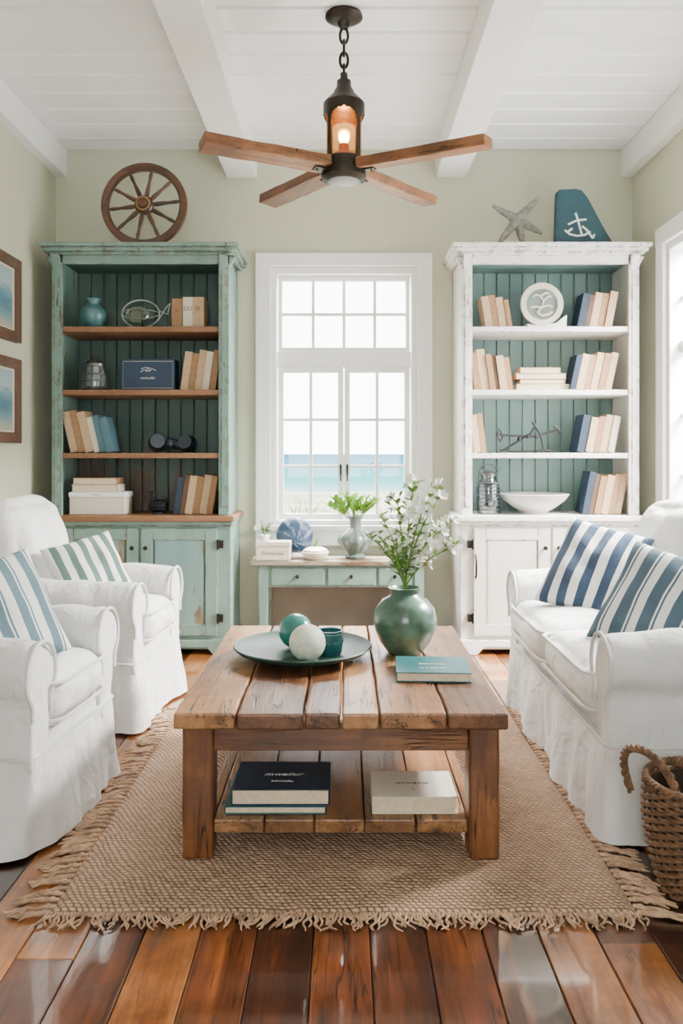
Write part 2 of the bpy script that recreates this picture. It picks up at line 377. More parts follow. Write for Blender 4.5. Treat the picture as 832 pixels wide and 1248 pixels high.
# ---------------------------------------------------------------- BOOKCASES
YC=4.92; Z1,Z2,Z3,Z4=1.963,1.584,1.205,.831
def bookcase(label,cx,paint,back,shelfm,panel,counter,handles):
    t=thing('bookcase',label,'bookcase',(cx,YC,0))
    for s in (-1,1):
        bm=B(); box(bm,*sorted((s*.50,s*.525)),.012,.43,Z4,2.38); obj('side_panel',bm,paint,t,bevel=.003)
        bm=B(); box(bm,*sorted((s*.468,s*.530)),-.014,.012,Z4,2.336); 
        box(bm,*sorted((s*.486,s*.514)),-.02,-.013,Z4+.05,2.29)
        obj('stile',bm,paint,t,bevel=.003)
        bm=B(); pr=[(-.014,2.30),(-.06,2.385),(-.014,2.385)]
        prism(bm,pr,lambda u,v,w_:(w_,u,v),*sorted((s*.475,s*.524))); obj('corbel',bm,paint,t,bevel=.004)
        bm=B(); pr=[(.526,2.31),(.568,2.385),(.526,2.385)]
        prism(bm,[(s*u,v) for u,v in pr],lambda u,v,w_:(u,w_,v),.0,.04); obj('corbel',bm,paint,t,bevel=.004)
    bm=B(); box(bm,-.468,.468,-.010,.012,2.336,2.39); obj('top_rail',bm,paint,t,bevel=.003)
    bm=B(); n=12
    for i in range(n):
        a=-.5+i/n; boardY(bm,a+.0015,a+1/n-.0015,.385,.40,Z4,2.38,.005)
    box(bm,-.5,.5,.4,.425,Z4,2.38); obj('back_panel',bm,back,t)
    bm=B(); box(bm,-.5,.5,.012,.385,2.365,2.38); obj('top_panel',bm,back,t)
    bm=B(); box(bm,-.553,.553,-.03,.43,2.390,2.406); box(bm,-.575,.575,-.05,.43,2.406,2.430); box(bm,-.592,.592,-.066,.43,2.430,2.455); obj('cornice',bm,paint,t,bevel=.005)
    for z in (Z1,Z2,Z3):
        bm=B(); box(bm,-.4995,.4995,.005,.384,z-.032,z); box(bm,-.4675,.4675,-.006,.006,z-.032,z); obj('shelf',bm,shelfm,t,bevel=.004)
    bm=B(); box(bm,-.565,.565,-.055,.43,Z4-.035,Z4); obj('counter',bm,counter,t,bevel=.007)
    bm=B(); box(bm,-.54,.54,-.012,.43,.03,Z4-.035); box(bm,-.55,.55,-.03,.43,Z4-.06,Z4-.034); obj('base_cabinet',bm,paint,t,bevel=.004)
    bm=B(); 
    pr=[(-.56,0),(-.56,.09),(.56,.09),(.56,0),(.44,0),(.40,.045),(-.40,.045),(-.44,0)]
    prism(bm,pr,lambda u,v,w_:(u,w_,v),-.035,-.01); box(bm,-.56,-.53,-.01,.43,0,.09); box(bm,.53,.56,-.01,.43,0,.09); obj('plinth',bm,paint,t,bevel=.005)
    for s in (-1,1):
        a,b=sorted((s*.008,s*.462)); z0,z1=.115,.755
        bm=B(); q=.07
        box(bm,a,a+q,-.034,-.012,z0,z1); box(bm,b-q,b,-.034,-.012,z0,z1); box(bm,a+q,b-q,-.034,-.012,z0,z0+q); box(bm,a+q,b-q,-.034,-.012,z1-q,z1)
        d=obj('door',bm,paint if not handles else panel,t,bevel=.003)
        bm=B(); boardY(bm,a+q,b-q,-.030,-.0125,z0+q,z1-q,.0155); obj('door_panel',bm,panel,d,bevel=.003)
        kx=s*.04; bm=B()
        lathe(bm,[(0,0),(.006,0),(.006,.012),(.013,.018),(.013,.026),(0,.03)],16)
        for v in bm.verts: v.co=Vector((kx+v.co.x,-.034-v.co.z,.64+v.co.y))
        obj('knob',bm,m_iron,d,smooth=True)
        if handles:
            bm=B(); tube(bm,[(s*.45,-.034,.60),(s*.45,-.052,.58),(s*.45,-.055,.53),(s*.45,-.052,.48),(s*.45,-.034,.46)],.006,8); obj('pull_handle',bm,m_iron,d,smooth=True)
        for hz in (.22,.66):
            bm=B(); hx=s*.468; tube(bm,[(hx,-.04,hz-.03),(hx,-.04,hz+.03)],.006,8); box(bm,*sorted((hx,hx+s*.03)),-.034,-.013,hz-.022,hz+.022); obj('hinge',bm,m_iron,d)
    return t
CL,CR=-1.218,1.235
bookcase('tall distressed teal bookcase with dark green backing and two cupboard doors, left of the window',CL,m_teal,m_tealin,m_shelfwood,m_tealpanel,m_shelfwood,False)
bookcase('tall chipped white bookcase with aqua backing and pale cupboard doors, right of the window',CR,m_wht,m_aqua,m_wht,m_whtsoft,m_wht,True)
# ---------------------------------------------------------------- BOOKS
ORD=['first','second','third','fourth','fifth','sixth','seventh']
def book_parts(t,th,d,h,cov):
    c=.003; bm=B()
    box(bm,-th,-th+c,0,d,0,h); box(bm,-c,0,0,d,0,h); box(bm,-th+c,-c,0,c,0,h); box(bm,-th+.0,-.0,-.0015,.0005,h*.82,h*.85); box(bm,-th+.0,-.0,-.0015,.0005,h*.15,h*.17)
    obj('cover',bm,BM[cov],t,bevel=.001)
    bm=B(); box(bm,-th+c,-c,c,d-.004,.004,h-.004); obj('pages',bm,m_page,t)
def row(z,Yf,x0,tilt,specs,desc,group):
    a=R(abs(tilt)); k=Yf/F; cur=X(x0,Yf); n=len(specs)
    for i,(cov,tp,hp) in enumerate(specs):
        th,h=tp*k,hp*k
        if i==0: o='leftmost'
        elif i==n-1: o='rightmost'
        else: o=ORD[i]+' from left'
        lab='%s, %s leaning book %s'%(o,cov,desc)
        px=cur+th/math.cos(a) if tilt>=0 else cur
        t=thing('book',lab,'book',(px,Yf+random.uniform(0,.012),z+.001),(0,R(tilt),0),group)
        book_parts(t,th,.15+random.uniform(0,.03),h,cov)
        if tilt<0:
            for ch in t.children: ch.location.x=th
        cur+=th/math.cos(a)+.0006
YS=4.965
row(Z2,YS,219,8,[('cream',9,47),('tan',8,45),('cream',9,49),('ivory',8,47),('tan',8,49)],'beside the blue box, teal bookcase','books beside the blue box')
row(Z3,YS,86,-13,[('cream',9,50),('tan',8,52),('cream',10,50),('ivory',7,44),('dusty blue',8,46),('dusty blue',9,43)],'on the third shelf, teal bookcase','books on the third shelf of the teal bookcase')
row(Z4,YS,210,9,[('navy',8,46),('brown',6,48),('cream',9,47),('tan',8,46),('cream',9,48),('tan',7,47)],'on the counter, teal bookcase','books on the teal bookcase counter')
row(Z1,YS,592,-9,[('cream',9,38),('tan',8,40),('cream',9,37),('tan',6,34)],'left of the round plaque, white bookcase','books left of the round plaque')
row(Z1,YS,703,11,[('navy',9,42),('brown',6,40),('cream',9,43),('tan',8,42),('cream',9,44)],'right of the round plaque, white bookcase','books right of the round plaque')
row(Z2,YS,579,-8,[('tan',8,46),('cream',10,50),('tan',7,44),('brown',5,42),('cream',9,42),('tan',7,40)],'left of the flat stack, white bookcase','books left of the flat stack')
row(Z2,YS,694,12,[('navy',7,43),('cream',9,44),('tan',8,43),('cream',9,46),('tan',8,45),('cream',8,46)],'right of the flat stack, white bookcase','books right of the flat stack')
row(Z3,YS,578,-7,[('cream',8,46),('tan',7,48)],'left of the iron anchor ornament, white bookcase','books left of the iron ornament')
row(Z3,YS,703,11,[('navy',10,46),('cream',9,43),('tan',8,44),('cream',9,46),('ivory',8,45)],'right of the iron ornament, white bookcase','books right of the iron ornament')
row(Z4,YS,709,11,[('navy',8,52),('brown',6,50),('tan',8,47),('cream',9,48),('tan',8,49),('cream',7,50)],'beside the white bowl, white bookcase','books beside the white bowl')
def flatbook(label,cx,cy,z,w,d,th,cov,rz=0,group=None,title=None,mm=None,sub=None,shear=0,ts=.13,sx=1.1):
    t=thing('book',label,'book',(cx,cy,z),(0,0,R(rz)),group); c=.0035
    bm=B(); box(bm,-w/2,w/2,-d/2,d/2,0,c); box(bm,-w/2,w/2,-d/2,d/2,th-c,th); box(bm,-w/2,-w/2+c,-d/2,d/2,c,th-c); obj('cover',bm,BM[cov],t,bevel=.0012)
    bm=B(); box(bm,-w/2+c,w/2-.005,-d/2+.005,d/2-.005,c,th-c); obj('pages',bm,m_page,t)
    if title:
        words(title,d*ts,mm,t,(0,d*.02,th+.0007),shear=shear,sx=sx)
        if sub: words(sub,d*.07,mm,t,(0,-d*.22,th+.0007))
    return t
k=YS/F
zz=Z2+.001
for i,(cov,wp,hp,nm) in enumerate((('ivory',66,8,'bottom'),('tan',56,6,'second lowest'),('cream',62,7,'second highest'),('cream',50,7,'top'))):
    flatbook('%s book of the flat stack on the white bookcase second shelf'%nm,X(664-i*1.5,YS),YS+.11,zz,wp*k,.16,hp*k,cov,180 if i%2 else 0,'flat stack on the white bookcase'); zz+=hp*k+.0005
t=thing('keepsake_box','white lidded keepsake box on the teal bookcase counter','box',(X(120,5.0),5.06,Z4+.001))
bm=B(); box(bm,-.168,.168,-.09,.09,0,.105); obj('body',bm,m_ivory,t,bevel=.004)
bm=B(); box(bm,-.172,.172,-.094,.094,.105,.135); obj('lid',bm,m_white,t,bevel=.004)
words('mdroil',.018,m_ink,t,(0,-.0945,.12),(R(90),0,0))
zz=Z4+.137
for i,(cov,wp,hp,nm) in enumerate((('ivory',57,9,'lower cream'),('tan',54,8,'upper tan'))):
    flatbook('%s flat book on top of the white keepsake box'%nm,X(117,5.0),5.05,zz,wp*.005,.15,hp*.005,cov,180,'books on the keepsake box'); zz+=hp*.005+.0005
# ---- ornaments of the teal bookcase
def lathed(name,label,cat,loc,prof,mat,seg=40,part=None,rip=None,group=None):
    bm=B(); lathe(bm,prof,seg,ripple=rip); o=obj(name,bm,mat,None,smooth=True,loc=loc,sharp=50); return tag(o,label,cat,group)
m_tealglaze=plain('teal_glaze',(.06,.17,.175),.3,var=.25,coat=.4)
lathed('vase','small teal glazed vase on the top shelf, teal bookcase','vase',(X(112,5.0),5.03,Z1+.001),[(0,0),(.04,0),(.066,.03),(.08,.075),(.075,.11),(.05,.135),(.034,.15),(.032,.165),(.045,.185),(.036,.185),(.026,.165),(.0,.15)],m_tealglaze)
t=thing('wire_ornament','oval silver wire fish ornament on the top shelf, teal bookcase','ornament',(X(173,5.0),5.03,Z1+.001))
m_silver=plain('silver_wire',(.45,.50,.48),.3,.9)
bm=B(); tube(bm,[(.115*math.cos(a*PI/16)-.015,0,.092+.085*math.sin(a*PI/16)) for a in range(32)],.005,8,True)
tube(bm,[(.115*math.cos(a*PI/16)-.015,.02*math.sin(a*PI/8),.092+.03*math.sin(a*PI/16)) for a in range(32)],.003,6,True)
tube(bm,[(.09,0,.05),(.14,0,.13),(.165,0,.16),(.15,0,.09),(.10,0,.11)],.004,6); tube(bm,[(-.07,0,.005),(-.015,0,.008),(.05,0,.005)],.005,6)
obj('wire_frame',bm,m_silver,t,smooth=True)
bm=B(); lathe(bm,[(0,0),(.02,0),(.022,.006),(.0,.008)],20,(-.015,0,-.001)); obj('foot',bm,m_silver,t,smooth=True)
bm=B(); ball(bm,Vector((-.035,0,.09)),.075,28,(1.0,.12,.72)); obj('glass_body',bm,glassy('pale_green_glass',(.62,.75,.70),.12),t,smooth=True)
for i,(px,w_,h_) in enumerate(((216,13,36),(229,12,38),(242,14,38))):
    t=thing('block_book','%s upright cream block book with letters, top shelf of teal bookcase'%('left','middle','right')[i],'book',(X(px,5.0),4.99,Z1+.001),group='cream lettered books')
    bm=B(); box(bm,-w_*.0025,w_*.0025,0,.14,0,h_*.005); obj('cover',bm,(m_tan,m_ivory,m_cream)[i],t,bevel=.002)
    words(('it','DU','EL')[i],.036,m_brown,t,(0,-.0008,h_*.005*.62),(R(90),0,0)); 
t=thing('lantern_jar','silvery metal and glass lantern jar on the second shelf, teal bookcase','lantern',(X(114,5.0),5.03,Z2+.001))
m_pewter=plain('dull_pewter',(.13,.135,.13),.35,.8,.3)
bm=B(); lathe(bm,[(0,0),(.07,0),(.078,.012),(.07,.022),(0,.024)],32); 
for a in range(8): tube(bm,[(.073*math.cos(a*PI/4),.073*math.sin(a*PI/4),.015),(.077*math.cos(a*PI/4),.077*math.sin(a*PI/4),.08),(.06*math.cos(a*PI/4),.06*math.sin(a*PI/4),.15)],.004,6)
for z_,r_ in ((.06,.077),(.10,.073)): tube(bm,[(r_*math.cos(a*PI/12),r_*math.sin(a*PI/12),z_) for a in range(24)],.004,6,True)
obj('cage',bm,m_pewter,t,smooth=True)
bm=B(); lathe(bm,[(0,.024),(.066,.024),(.07,.08),(.052,.15),(0,.15)],32); obj('glass',bm,plain('smoky_glass',(.16,.20,.19),.06,var=.4,coat=1),t,smooth=True)
bm=B(); lathe(bm,[(0,.148),(.064,.148),(.066,.165),(.04,.185),(.02,.19),(.012,.2),(.018,.212),(0,.22)],32); obj('lid',bm,m_pewter,t,smooth=True)
t=thing('storage_box','flat navy box with pale border and white script, second shelf, teal bookcase','box',(X(180,4.98),4.98,Z2+.001))
bm=B(); box(bm,-.163,.163,0,.13,0,.19); obj('body',bm,plain('deep_blue_box',(.010,.030,.070),.45),t,bevel=.004)
words('moiouiht',.024,m_wmark,t,(0,-.001,.075),(R(90),0,0)); 
bm=B(); strokes(bm,lambda u,v:(u,-.0012,.09+v),[[(-.045,.022),(-.02,.034),(0,.026),(.03,.040),(.05,.030)],[(-.01,.022),(.0,.05),(.015,.024)],[(-.04,.04),(-.015,.048),(.02,.044)]],.0018); obj('emblem',bm,m_wmark,t)
bm=B(); tube(bm,[(-.150,-.001,.014),(.150,-.001,.014),(.150,-.001,.176),(-.150,-.001,.176)],.0014,4,True); obj('border',bm,m_gold,t)
m_flt=plain('midnight_blue_enamel',(.006,.014,.03),.3,var=.3,coat=.4)
t=thing('binoculars','small midnight blue binoculars lying on the third shelf, teal bookcase','binoculars',(X(211,5.03),5.03,Z3+.001))
for nm,cx_,r_,rot_ in (('barrel',-.095,.062,12),('barrel',.085,.058,-10)):
    bm=B(); lathe(bm,[(0,-.055),(.045,-.055),(.058,-.04),(.062,-.01),(.055,.02),(.046,.05),(0,.052)],32); xf(bm,Matrix.Translation((cx_,0,r_+.003))@Matrix.Rotation(R(rot_),4,'Z')@Matrix.Rotation(R(80),4,'X')@Matrix.Scale(r_/.062*.95,4)); obj(nm,bm,m_flt,t,smooth=True,sharp=60)
bm=B(); ball(bm,Vector((-.02,.01,.055)),.04,20,(1.1,.8,.9)); ball(bm,Vector((.035,.01,.05)),.036,20,(1.1,.8,.9)); tube(bm,[(-.06,0,.07),(.05,0,.065)],.014,10); obj('bridge',bm,m_flt,t,smooth=True)
t=thing('figurine','small black ribbed seabird figurine on the teal bookcase counter','figurine',(X(192,5.0),5.02,Z4+.001))
bm=B(); ball(bm,Vector((0,0,.05)),.05,24,(1.15,.8,.8)); 
for z_ in (.03,.05,.07): tube(bm,[(.056*math.cos(a*PI/12)*(1 if z_==.05 else .92),.042*math.sin(a*PI/12),z_) for a in range(24)],.006,6,True)
lathe(bm,[(0,0),(.04,0),(.035,.012),(0,.014)],20); obj('body',bm,m_black,t,smooth=True)
bm=B(); tube(bm,[(-.03,0,.08),(-.045,0,.11),(-.035,0,.135),(-.06,0,.13)],[.012,.01,.014,.003],8); obj('head',bm,m_black,t,smooth=True)
bm=B(); tube(bm,[(.03,0,.08),(.055,0,.09),(.075,0,.07)],[.01,.007,.003],6); obj('tail',bm,m_black,t,smooth=True)
# ---- ornaments of the white bookcase
t=thing('round_plaque','round cream ring plaque with curved fish emblem on a white stand, white bookcase','plaque',(X(662,5.0),5.05,Z1+.001))
bm=B(); lathe(bm,[(.098,0),(.13,0),(.134,.008),(.13,.018),(.098,.018),(.094,.008),(.098,0)],56); xf(bm,Matrix.Translation((0,0,.155))@Matrix.Rotation(R(90),4,'X')); obj('ring',bm,m_ivory,t,smooth=True)
bm=B(); lathe(bm,[(0,0),(.096,0),(.096,.004),(0,.004)],48); xf(bm,Matrix.Translation((0,0,.155))@Matrix.Rotation(R(90),4,'X')); obj('backing',bm,plain('grey_green_backing',(.15,.19,.165),.7,var=.2),t,smooth=True)
bm=B(); strokes(bm,lambda u,v:(u,-.008,.155+v),[[(-.055,.045),(-.035,.06),(-.01,.05),(.01,.02),(-.0,-.02),(-.03,-.05)],[(.01,.02),(.035,.045),(.06,.05)],[(-.07,-.02),(-.04,-.015),(0,-.02),(.04,-.005),(.068,-.02)],[(-.03,-.05),(.0,-.07),(.04,-.062),(.065,-.045)],[(-.01,.05),(.02,.07),(.045,.065)]],.0075); obj('motif',bm,m_ivory,t,smooth=True)
bm=B(); pr=[(-.10,.03),(-.06,.022),(0,.02),(.08,.035),(.12,.07),(.145,.085),(.14,0),(-.09,0)]
prism(bm,pr,lambda u,v,w_:(u,w_,v),-.05,.03); obj('stand',bm,m_white,t,bevel=.005)
t=thing('anchor_ornament','black iron anchor ornament lying between books on the third shelf, white bookcase','ornament',(X(644,5.0),5.03,Z3+.001))
bm=B(); tube(bm,[(-.19,0,.115),(-.1,0,.105),(.05,0,.10),(.19,0,.145)],[.007,.006,.007,.006],8)
tube(bm,[(-.14,0,.02),(-.06,0,.07),(.02,0,.12),(.05,0,.175)],.006,8); tube(bm,[(.03,0,.19),(.08,0,.11),(.10,0,.02)],.007,8)
tube(bm,[(-.175,0,.15),(-.19,0,.115),(-.165,0,.07),(-.15,0,.11)],.007,8,True); tube(bm,[(-.17,0,.012),(-.14,0,.02),(-.10,0,.01)],.007,8); tube(bm,[(.06,0,.008),(.10,0,.02),(.14,0,.008)],.007,8)
tube(bm,[(.16,0,.165),(.19,0,.145),(.2,0,.12)],.007,8); tube(bm,[(-.1,.03,.007),(.0,.03,.007),(.1,.03,.007)],.006,8)
for p in ((0,0,.1),(.05,0,.1),(-.05,0,.085)): ball(bm,Vector(p),.014,12)
obj('iron_rods',bm,m_black,t,smooth=True)
t=thing('glass_jar','grey blue glass jar wrapped in dark wire coil on the white bookcase counter','jar',(X(596,5.0),5.03,Z4+.001))
bm=B(); lathe(bm,[(0,0),(.062,0),(.068,.01),(.068,.17),(.06,.195),(.045,.21),(.045,.235),(0,.235)],36); obj('body',bm,glassy('blue_grey_glass',(.42,.52,.55),.18),t,smooth=True,sharp=70)
bm=B(); tube(bm,[(.071*math.cos(q*PI/10),.071*math.sin(q*PI/10),.012+q*.00115) for q in range(145)],.0032,5); tube(bm,[(-.02,0,.02),(.02,0,.06),(-.02,0,.10),(.02,0,.14),(-.01,0,.18)],.006,6); obj('wire_coil',bm,plain('slate_wire',(.05,.07,.08),.4,.6),t,smooth=True)
bm=B(); lathe(bm,[(0,.235),(.05,.235),(.05,.25),(.02,.262),(0,.264)],28); tube(bm,[(-.06,0,.2),(-.055,0,.27),(-.02,0,.305),(.03,0,.30),(.06,0,.26),(.075,0,.28)],.004,6); tube(bm,[(.072*math.cos(a*PI/12),.072*math.sin(a*PI/12),.19) for a in range(24)],.004,6,True); obj('wire_lid',bm,m_pewter,t,smooth=True)
lathed('bowl','wide shallow speckled white bowl on the white bookcase counter','bowl',(X(654,5.0),5.075,Z4+.001),[(0,0),(.09,0),(.085,.012),(.13,.04),(.185,.08),(.212,.12),(.207,.123),(.175,.09),(.12,.05),(0,.03)],distress('speckled_bowl',(.68,.66,.62),(.62,.60,.56),(.3,.25,.2),.3,False,.35),56)
# ---- on top of bookcases
ZT=2.456
def onY(bm): return xf(bm,Matrix.Rotation(R(90),4,'X'))
RW=.262; t=thing('wagon_wheel','dark brown wooden wagon wheel standing on top of the teal bookcase','wagon wheel',(X(174,4.98),5.02,ZT+RW+.001),(R(-4),0,0))
bm=B(); lathe(bm,[(RW-.036,-.02),(RW,-.02),(RW,.02),(RW-.036,.02),(RW-.036,-.02)],72); obj('rim',onY(bm),m_wheel,t,smooth=True,bevel=.004)
bm=B(); lathe(bm,[(RW-.046,-.012),(RW-.035,-.012),(RW-.035,.012),(RW-.046,.012),(RW-.046,-.012)],72); obj('inner_band',onY(bm),m_wheel,t,smooth=True)
bm=B(); lathe(bm,[(0,-.03),(.05,-.03),(.058,-.01),(.058,.02),(.045,.035),(.032,.04),(.03,.055),(0,.06)],36); obj('hub',onY(bm),m_wheel,t,smooth=True)
bm=B(); lathe(bm,[(.035,.036),(.044,.036),(.044,.044),(.035,.044),(.035,.036)],36); obj('hub_ring',onY(bm),plain('aged_brass',(.3,.17,.07),.4,.6),t,smooth=True)
for i in range(10):
    a=2*PI*i/10+.12; bm=B(); d=Vector((math.cos(a),0,math.sin(a)))
    tube(bm,[d*q for q in (.05,.075,.11,.15,.19,.22)],[.010,.015,.013,.009,.012,.008],10); obj('spoke',bm,m_wheel,t,smooth=True)
m_star=plain('bleached_starfish',(.20,.195,.165),.9,var=.4,scale=40,bump=.9,bd=.008)
bm=B(); Ys=5.05; cs=P(630,262,Ys)
for (px,py) in ((657,234),(600,245),(607,291),(638,296),(661,279)):
    tp=P(px,py,Ys)-cs; tp=Vector((tp.x,tp.z)); 
    tube(bm,[(0,0,0),(tp.x*.35,-.0,tp.y*.35),(tp.x*.7,0,tp.y*.7),(tp.x,0,tp.y)],[.034,.025,.019,.009],14)
ball(bm,Vector((0,0,0)),.034,20,(1,.8,1))
o=obj('starfish',bm,m_star,None,smooth=True,loc=cs)
md=o.modifiers.new('remesh','REMESH'); md.mode='VOXEL'; md.voxel_size=.005; md.use_smooth_shade=True
o.location.z=ZT-(P(637,296,Ys).z-cs.z)+.012
tag(o,'grey rough starfish standing on top of the white bookcase','starfish')
Ys=5.04
t=thing('sail_sign','dark teal sail shaped sign with white anchor like symbol on the white bookcase','sign',(0,Ys,ZT+.001))
pr=[(X(676,Ys),0),(X(748,Ys),0),(X(748,Ys),.03),(X(735,Ys),.14),(X(716,Ys),.32),(X(709,Ys),.362),(X(702,Ys),.372),(X(682,Ys),.368),(X(678,Ys),.35)]
bm=B(); prism(bm,pr,lambda u,v,w_:(u,w_,v),0,.05); obj('board',bm,plain('dark_teal_sign',(.006,.046,.062),.6,var=.2),t,bevel=.006)
bm=B(); f2=lambda u,v:(X(u,Ys),-.001,(293-v)*Ys/F)
strokes(bm,f2,[[(701,249),(704,258),(709,277)],[(692,263),(703,258),(714,257)],[(688,270),(694,275),(703,277),(712,276),(719,272)],[(709,265),(715,270),(722,280)],[(697,268),(692,272)],[(722,280),(724,275)]],.0072); obj('symbol',bm,m_wmark,t)
# ---------------------------------------------------------------- PICTURES
m_frame=distress('weathered_frame_wood',(.085,.042,.02),(.13,.07,.04),(.07,.085,.085),.5,True,.6,'z')
m=M('seascape_painting'); v=m.coord(); sp=m.n('ShaderNodeSeparateXYZ'); m.t.links.new(v,sp.inputs[0])
h=m.math('ADD',sp.outputs[2],m.math('MULTIPLY',m.math('SUBTRACT',m.noise(m.coord((1,.35,1.5)),14,5),.5),.12))
m.put(m.b.inputs['Base Color'],m.ramp(m.math('ADD',m.math('MULTIPLY',h,2.0),.5),[(.15,(.42,.38,.27)),(.3,(.18,.30,.32)),(.45,(.06,.16,.21)),(.58,(.13,.27,.32)),(.62,(.36,.46,.47)),(.9,(.26,.38,.42))])); m_paint=m.m
for i,(zt,zb,lab) in enumerate(((2.30,1.83,'upper framed seascape picture on the left wall'),(1.735,1.26,'lower framed seascape picture on the left wall'))):
    y0,y1=4.15,4.69; t=thing('framed_picture',lab,'picture',(-XW+.002,(y0+y1)/2,(zt+zb)/2)); a=(y1-y0)/2; b=(zt-zb)/2; q=.058
    bm=B(); box(bm,0,.04,-a,-a+q,-b,b); box(bm,0,.04,a-q,a,-b,b); box(bm,0,.04,-a+q,a-q,-b,-b+q); box(bm,0,.04,-a+q,a-q,b-q,b); obj('frame',bm,m_frame,t,bevel=.005)
    bm=B(); box(bm,.002,.012,-a+q,a-q,-b+q,b-q); obj('picture',bm,m_paint,t)
    bm=B(); q2=q+.012
    for s in ((-a+q,-a+q2,-b+q,b-q),(a-q2,a-q,-b+q,b-q),(-a+q2,a-q2,-b+q,-b+q2),(-a+q2,a-q2,b-q2,b-q)): box(bm,.012,.018,*s)
    obj('mount',bm,m_ivory,t)
# ---------------------------------------------------------------- CONSOLE TABLE
m_tealc=distress('console_teal_paint',(.13,.215,.18),(.19,.28,.235),(.13,.06,.03),.35)
m_ctop=distress('console_top_paint',(.30,.27,.20),(.24,.235,.18),(.22,.12,.06),1.1,True,.5,'x')
t=thing('console_table','low teal console table with worn painted top and drawers under the window','table',(-.017,5.14,0))
bm=B(); box(bm,-.555,.555,-.165,.165,.52,.548); obj('tabletop',bm,m_ctop,t,bevel=.005)
bm=B(); box(bm,-.50,.50,-.135,.15,.385,.519); obj('apron',bm,m_tealc,t,bevel=.003)
bm=B(); box(bm,-.455,.455,.128,.142,.04,.384); obj('wall_shade_panel',bm,plain('wall_shade_brown',(.20,.165,.12),.8,var=.12,scale=6),t,bevel=.002)  # added sheet, its grey-brown paints the shaded wall between the legs
for x0,x1 in ((-.43,-.10),(-.085,.21),(.225,.43)):
    bm=B(); boardY(bm,x0,x1,-.147,-.136,.40,.505,.006); d=obj('drawer',bm,m_tealc,t,bevel=.002)
    bm=B(); ball(bm,Vector(((x0+x1)/2,-.157,.453)),.012,12); obj('knob',bm,m_iron,d,smooth=True)
for sx in (-1,1):
    for sy in (-1,1):
        bm=B(); cx_,cy_=sx*.475,sy*.12+(.005 if sy>0 else 0)
        v0=[(.029,.519),(.029,.36),(.022,.06),(.026,.04),(.026,0)]
        rings=[[bm.verts.new((cx_+a*r_,cy_+b*r_,z_)) for a,b in ((-1,-1),(1,-1),(1,1),(-1,1))] for r_,z_ in v0]
        for a,b in zip(rings,rings[1:]):
            for i in range(4): bm.faces.new((a[i],a[(i+1)%4],b[(i+1)%4],b[i]))
        bm.faces.new(rings[0]); bm.faces.new(rings[-1]); obj('leg',bm,m_tealc,t,bevel=.003)
ZK=.549
m_leaf=plain('fresh_green_leaf',(.15,.33,.025),.45,var=.35,scale=20)
m_leaf2=plain('sage_green_leaf',(.10,.22,.025),.5,var=.35,scale=20)
m_stem=plain('green_stem',(.09,.19,.025),.6)
def leaf(bm,p,d,L,W,bend=.2,n=5):
    d=Vector(d).normalized(); s=d.cross(Vector((0,0,1)));  s=s.normalized() if s.length>.05 else Vector((1,0,0))
    s=(s+Vector((random.uniform(-.5,.5),random.uniform(-.5,.5),random.uniform(-.4,.4)))).normalized(); s=(s-d*s.dot(d)).normalized(); u=s.cross(d)
    prev=None
    for i in range(n+1):
        t_=i/n; c=Vector(p)+d*L*t_-u*bend*L*t_*t_*(1 if u.z>0 else -1); w_=W*(math.sin(PI*min(1,t_*.93+.07))**.8)*.5
        r=[bm.verts.new(c-s*w_+u*w_*.25),bm.verts.new(c),bm.verts.new(c+s*w_+u*w_*.25)]
        if prev:
            bm.faces.new((prev[0],prev[1],r[1],r[0])); bm.faces.new((prev[1],prev[2],r[2],r[1]))
        prev=r
t=thing('decor_box','cream lettered box on the left end of the console table','box',(X(333,5.03),5.05,ZK))
bm=B(); box(bm,-.105,.105,-.06,.06,0,.085); obj('body',bm,m_ivory,t,bevel=.006)
bm=B(); box(bm,-.108,.108,-.063,.063,.085,.115); obj('lid',bm,m_ivory,t,bevel=.005)
words('DoviLovii',.034,m_ink,t,(0,-.061,.045),(R(90),0,0))
t=thing('potted_sprig','tiny white pot of green sprigs on top of the cream lettered box','plant',(X(322,5.05),5.05,ZK+.116))
bm=B(); lathe(bm,[(0,0),(.026,0),(.034,.035),(.03,.035),(0,.03)],24); obj('pot',bm,m_white,t,smooth=True)
bm=B()
for i in range(14):
    a=random.uniform(0,2*PI); d=Vector((math.cos(a)*.5,math.sin(a)*.3,1)).normalized(); L=random.uniform(.05,.1)
    tube(bm,[(0,0,.03),d*L*.5+Vector((0,0,.03)),d*L+Vector((0,0,.03))],.0015,4)
    for q in range(4): leaf(bm,d*L*(.4+.2*q)+Vector((0,0,.03)),(math.cos(a+q*2),math.sin(a+q*2),.5),.026,.014)
obj('sprigs',bm,m_leaf2,t,recalc=False,smooth=True)
m=M('blue_urchin'); sp=m.n('ShaderNodeSeparateXYZ'); m.t.links.new(m.coord(),sp.inputs[0])
an=m.math('ARCTAN2',sp.outputs[0],m.math('ADD',sp.outputs[2],.03)); rad=m.math('SQRT',m.math('ADD',m.math('POWER',sp.outputs[0],2.0),m.math('POWER',m.math('ADD',sp.outputs[2],.03),2.0)))
s=m.math('SINE',m.math('ADD',m.math('MULTIPLY',an,9.0),m.math('MULTIPLY',rad,42.0)))
s=m.math('ADD',m.math('MULTIPLY',s,.5),.5)
s=m.math('MULTIPLY',s,m.ramp(m.noise(m.coord(),30,3),[(.38,.4),(.6,1.0)]))
m.put(m.b.inputs['Base Color'],m.ramp(s,[(.45,(.028,.058,.12)),(.97,(.20,.27,.36))])); m.b.inputs['Roughness'].default_value=.45; m.bump(s,.7,.005)
t=thing('shell_ornament','round navy blue ornament with raised swirl pattern behind the cream box','ornament',(X(359,5.2),5.20,ZK+.135))
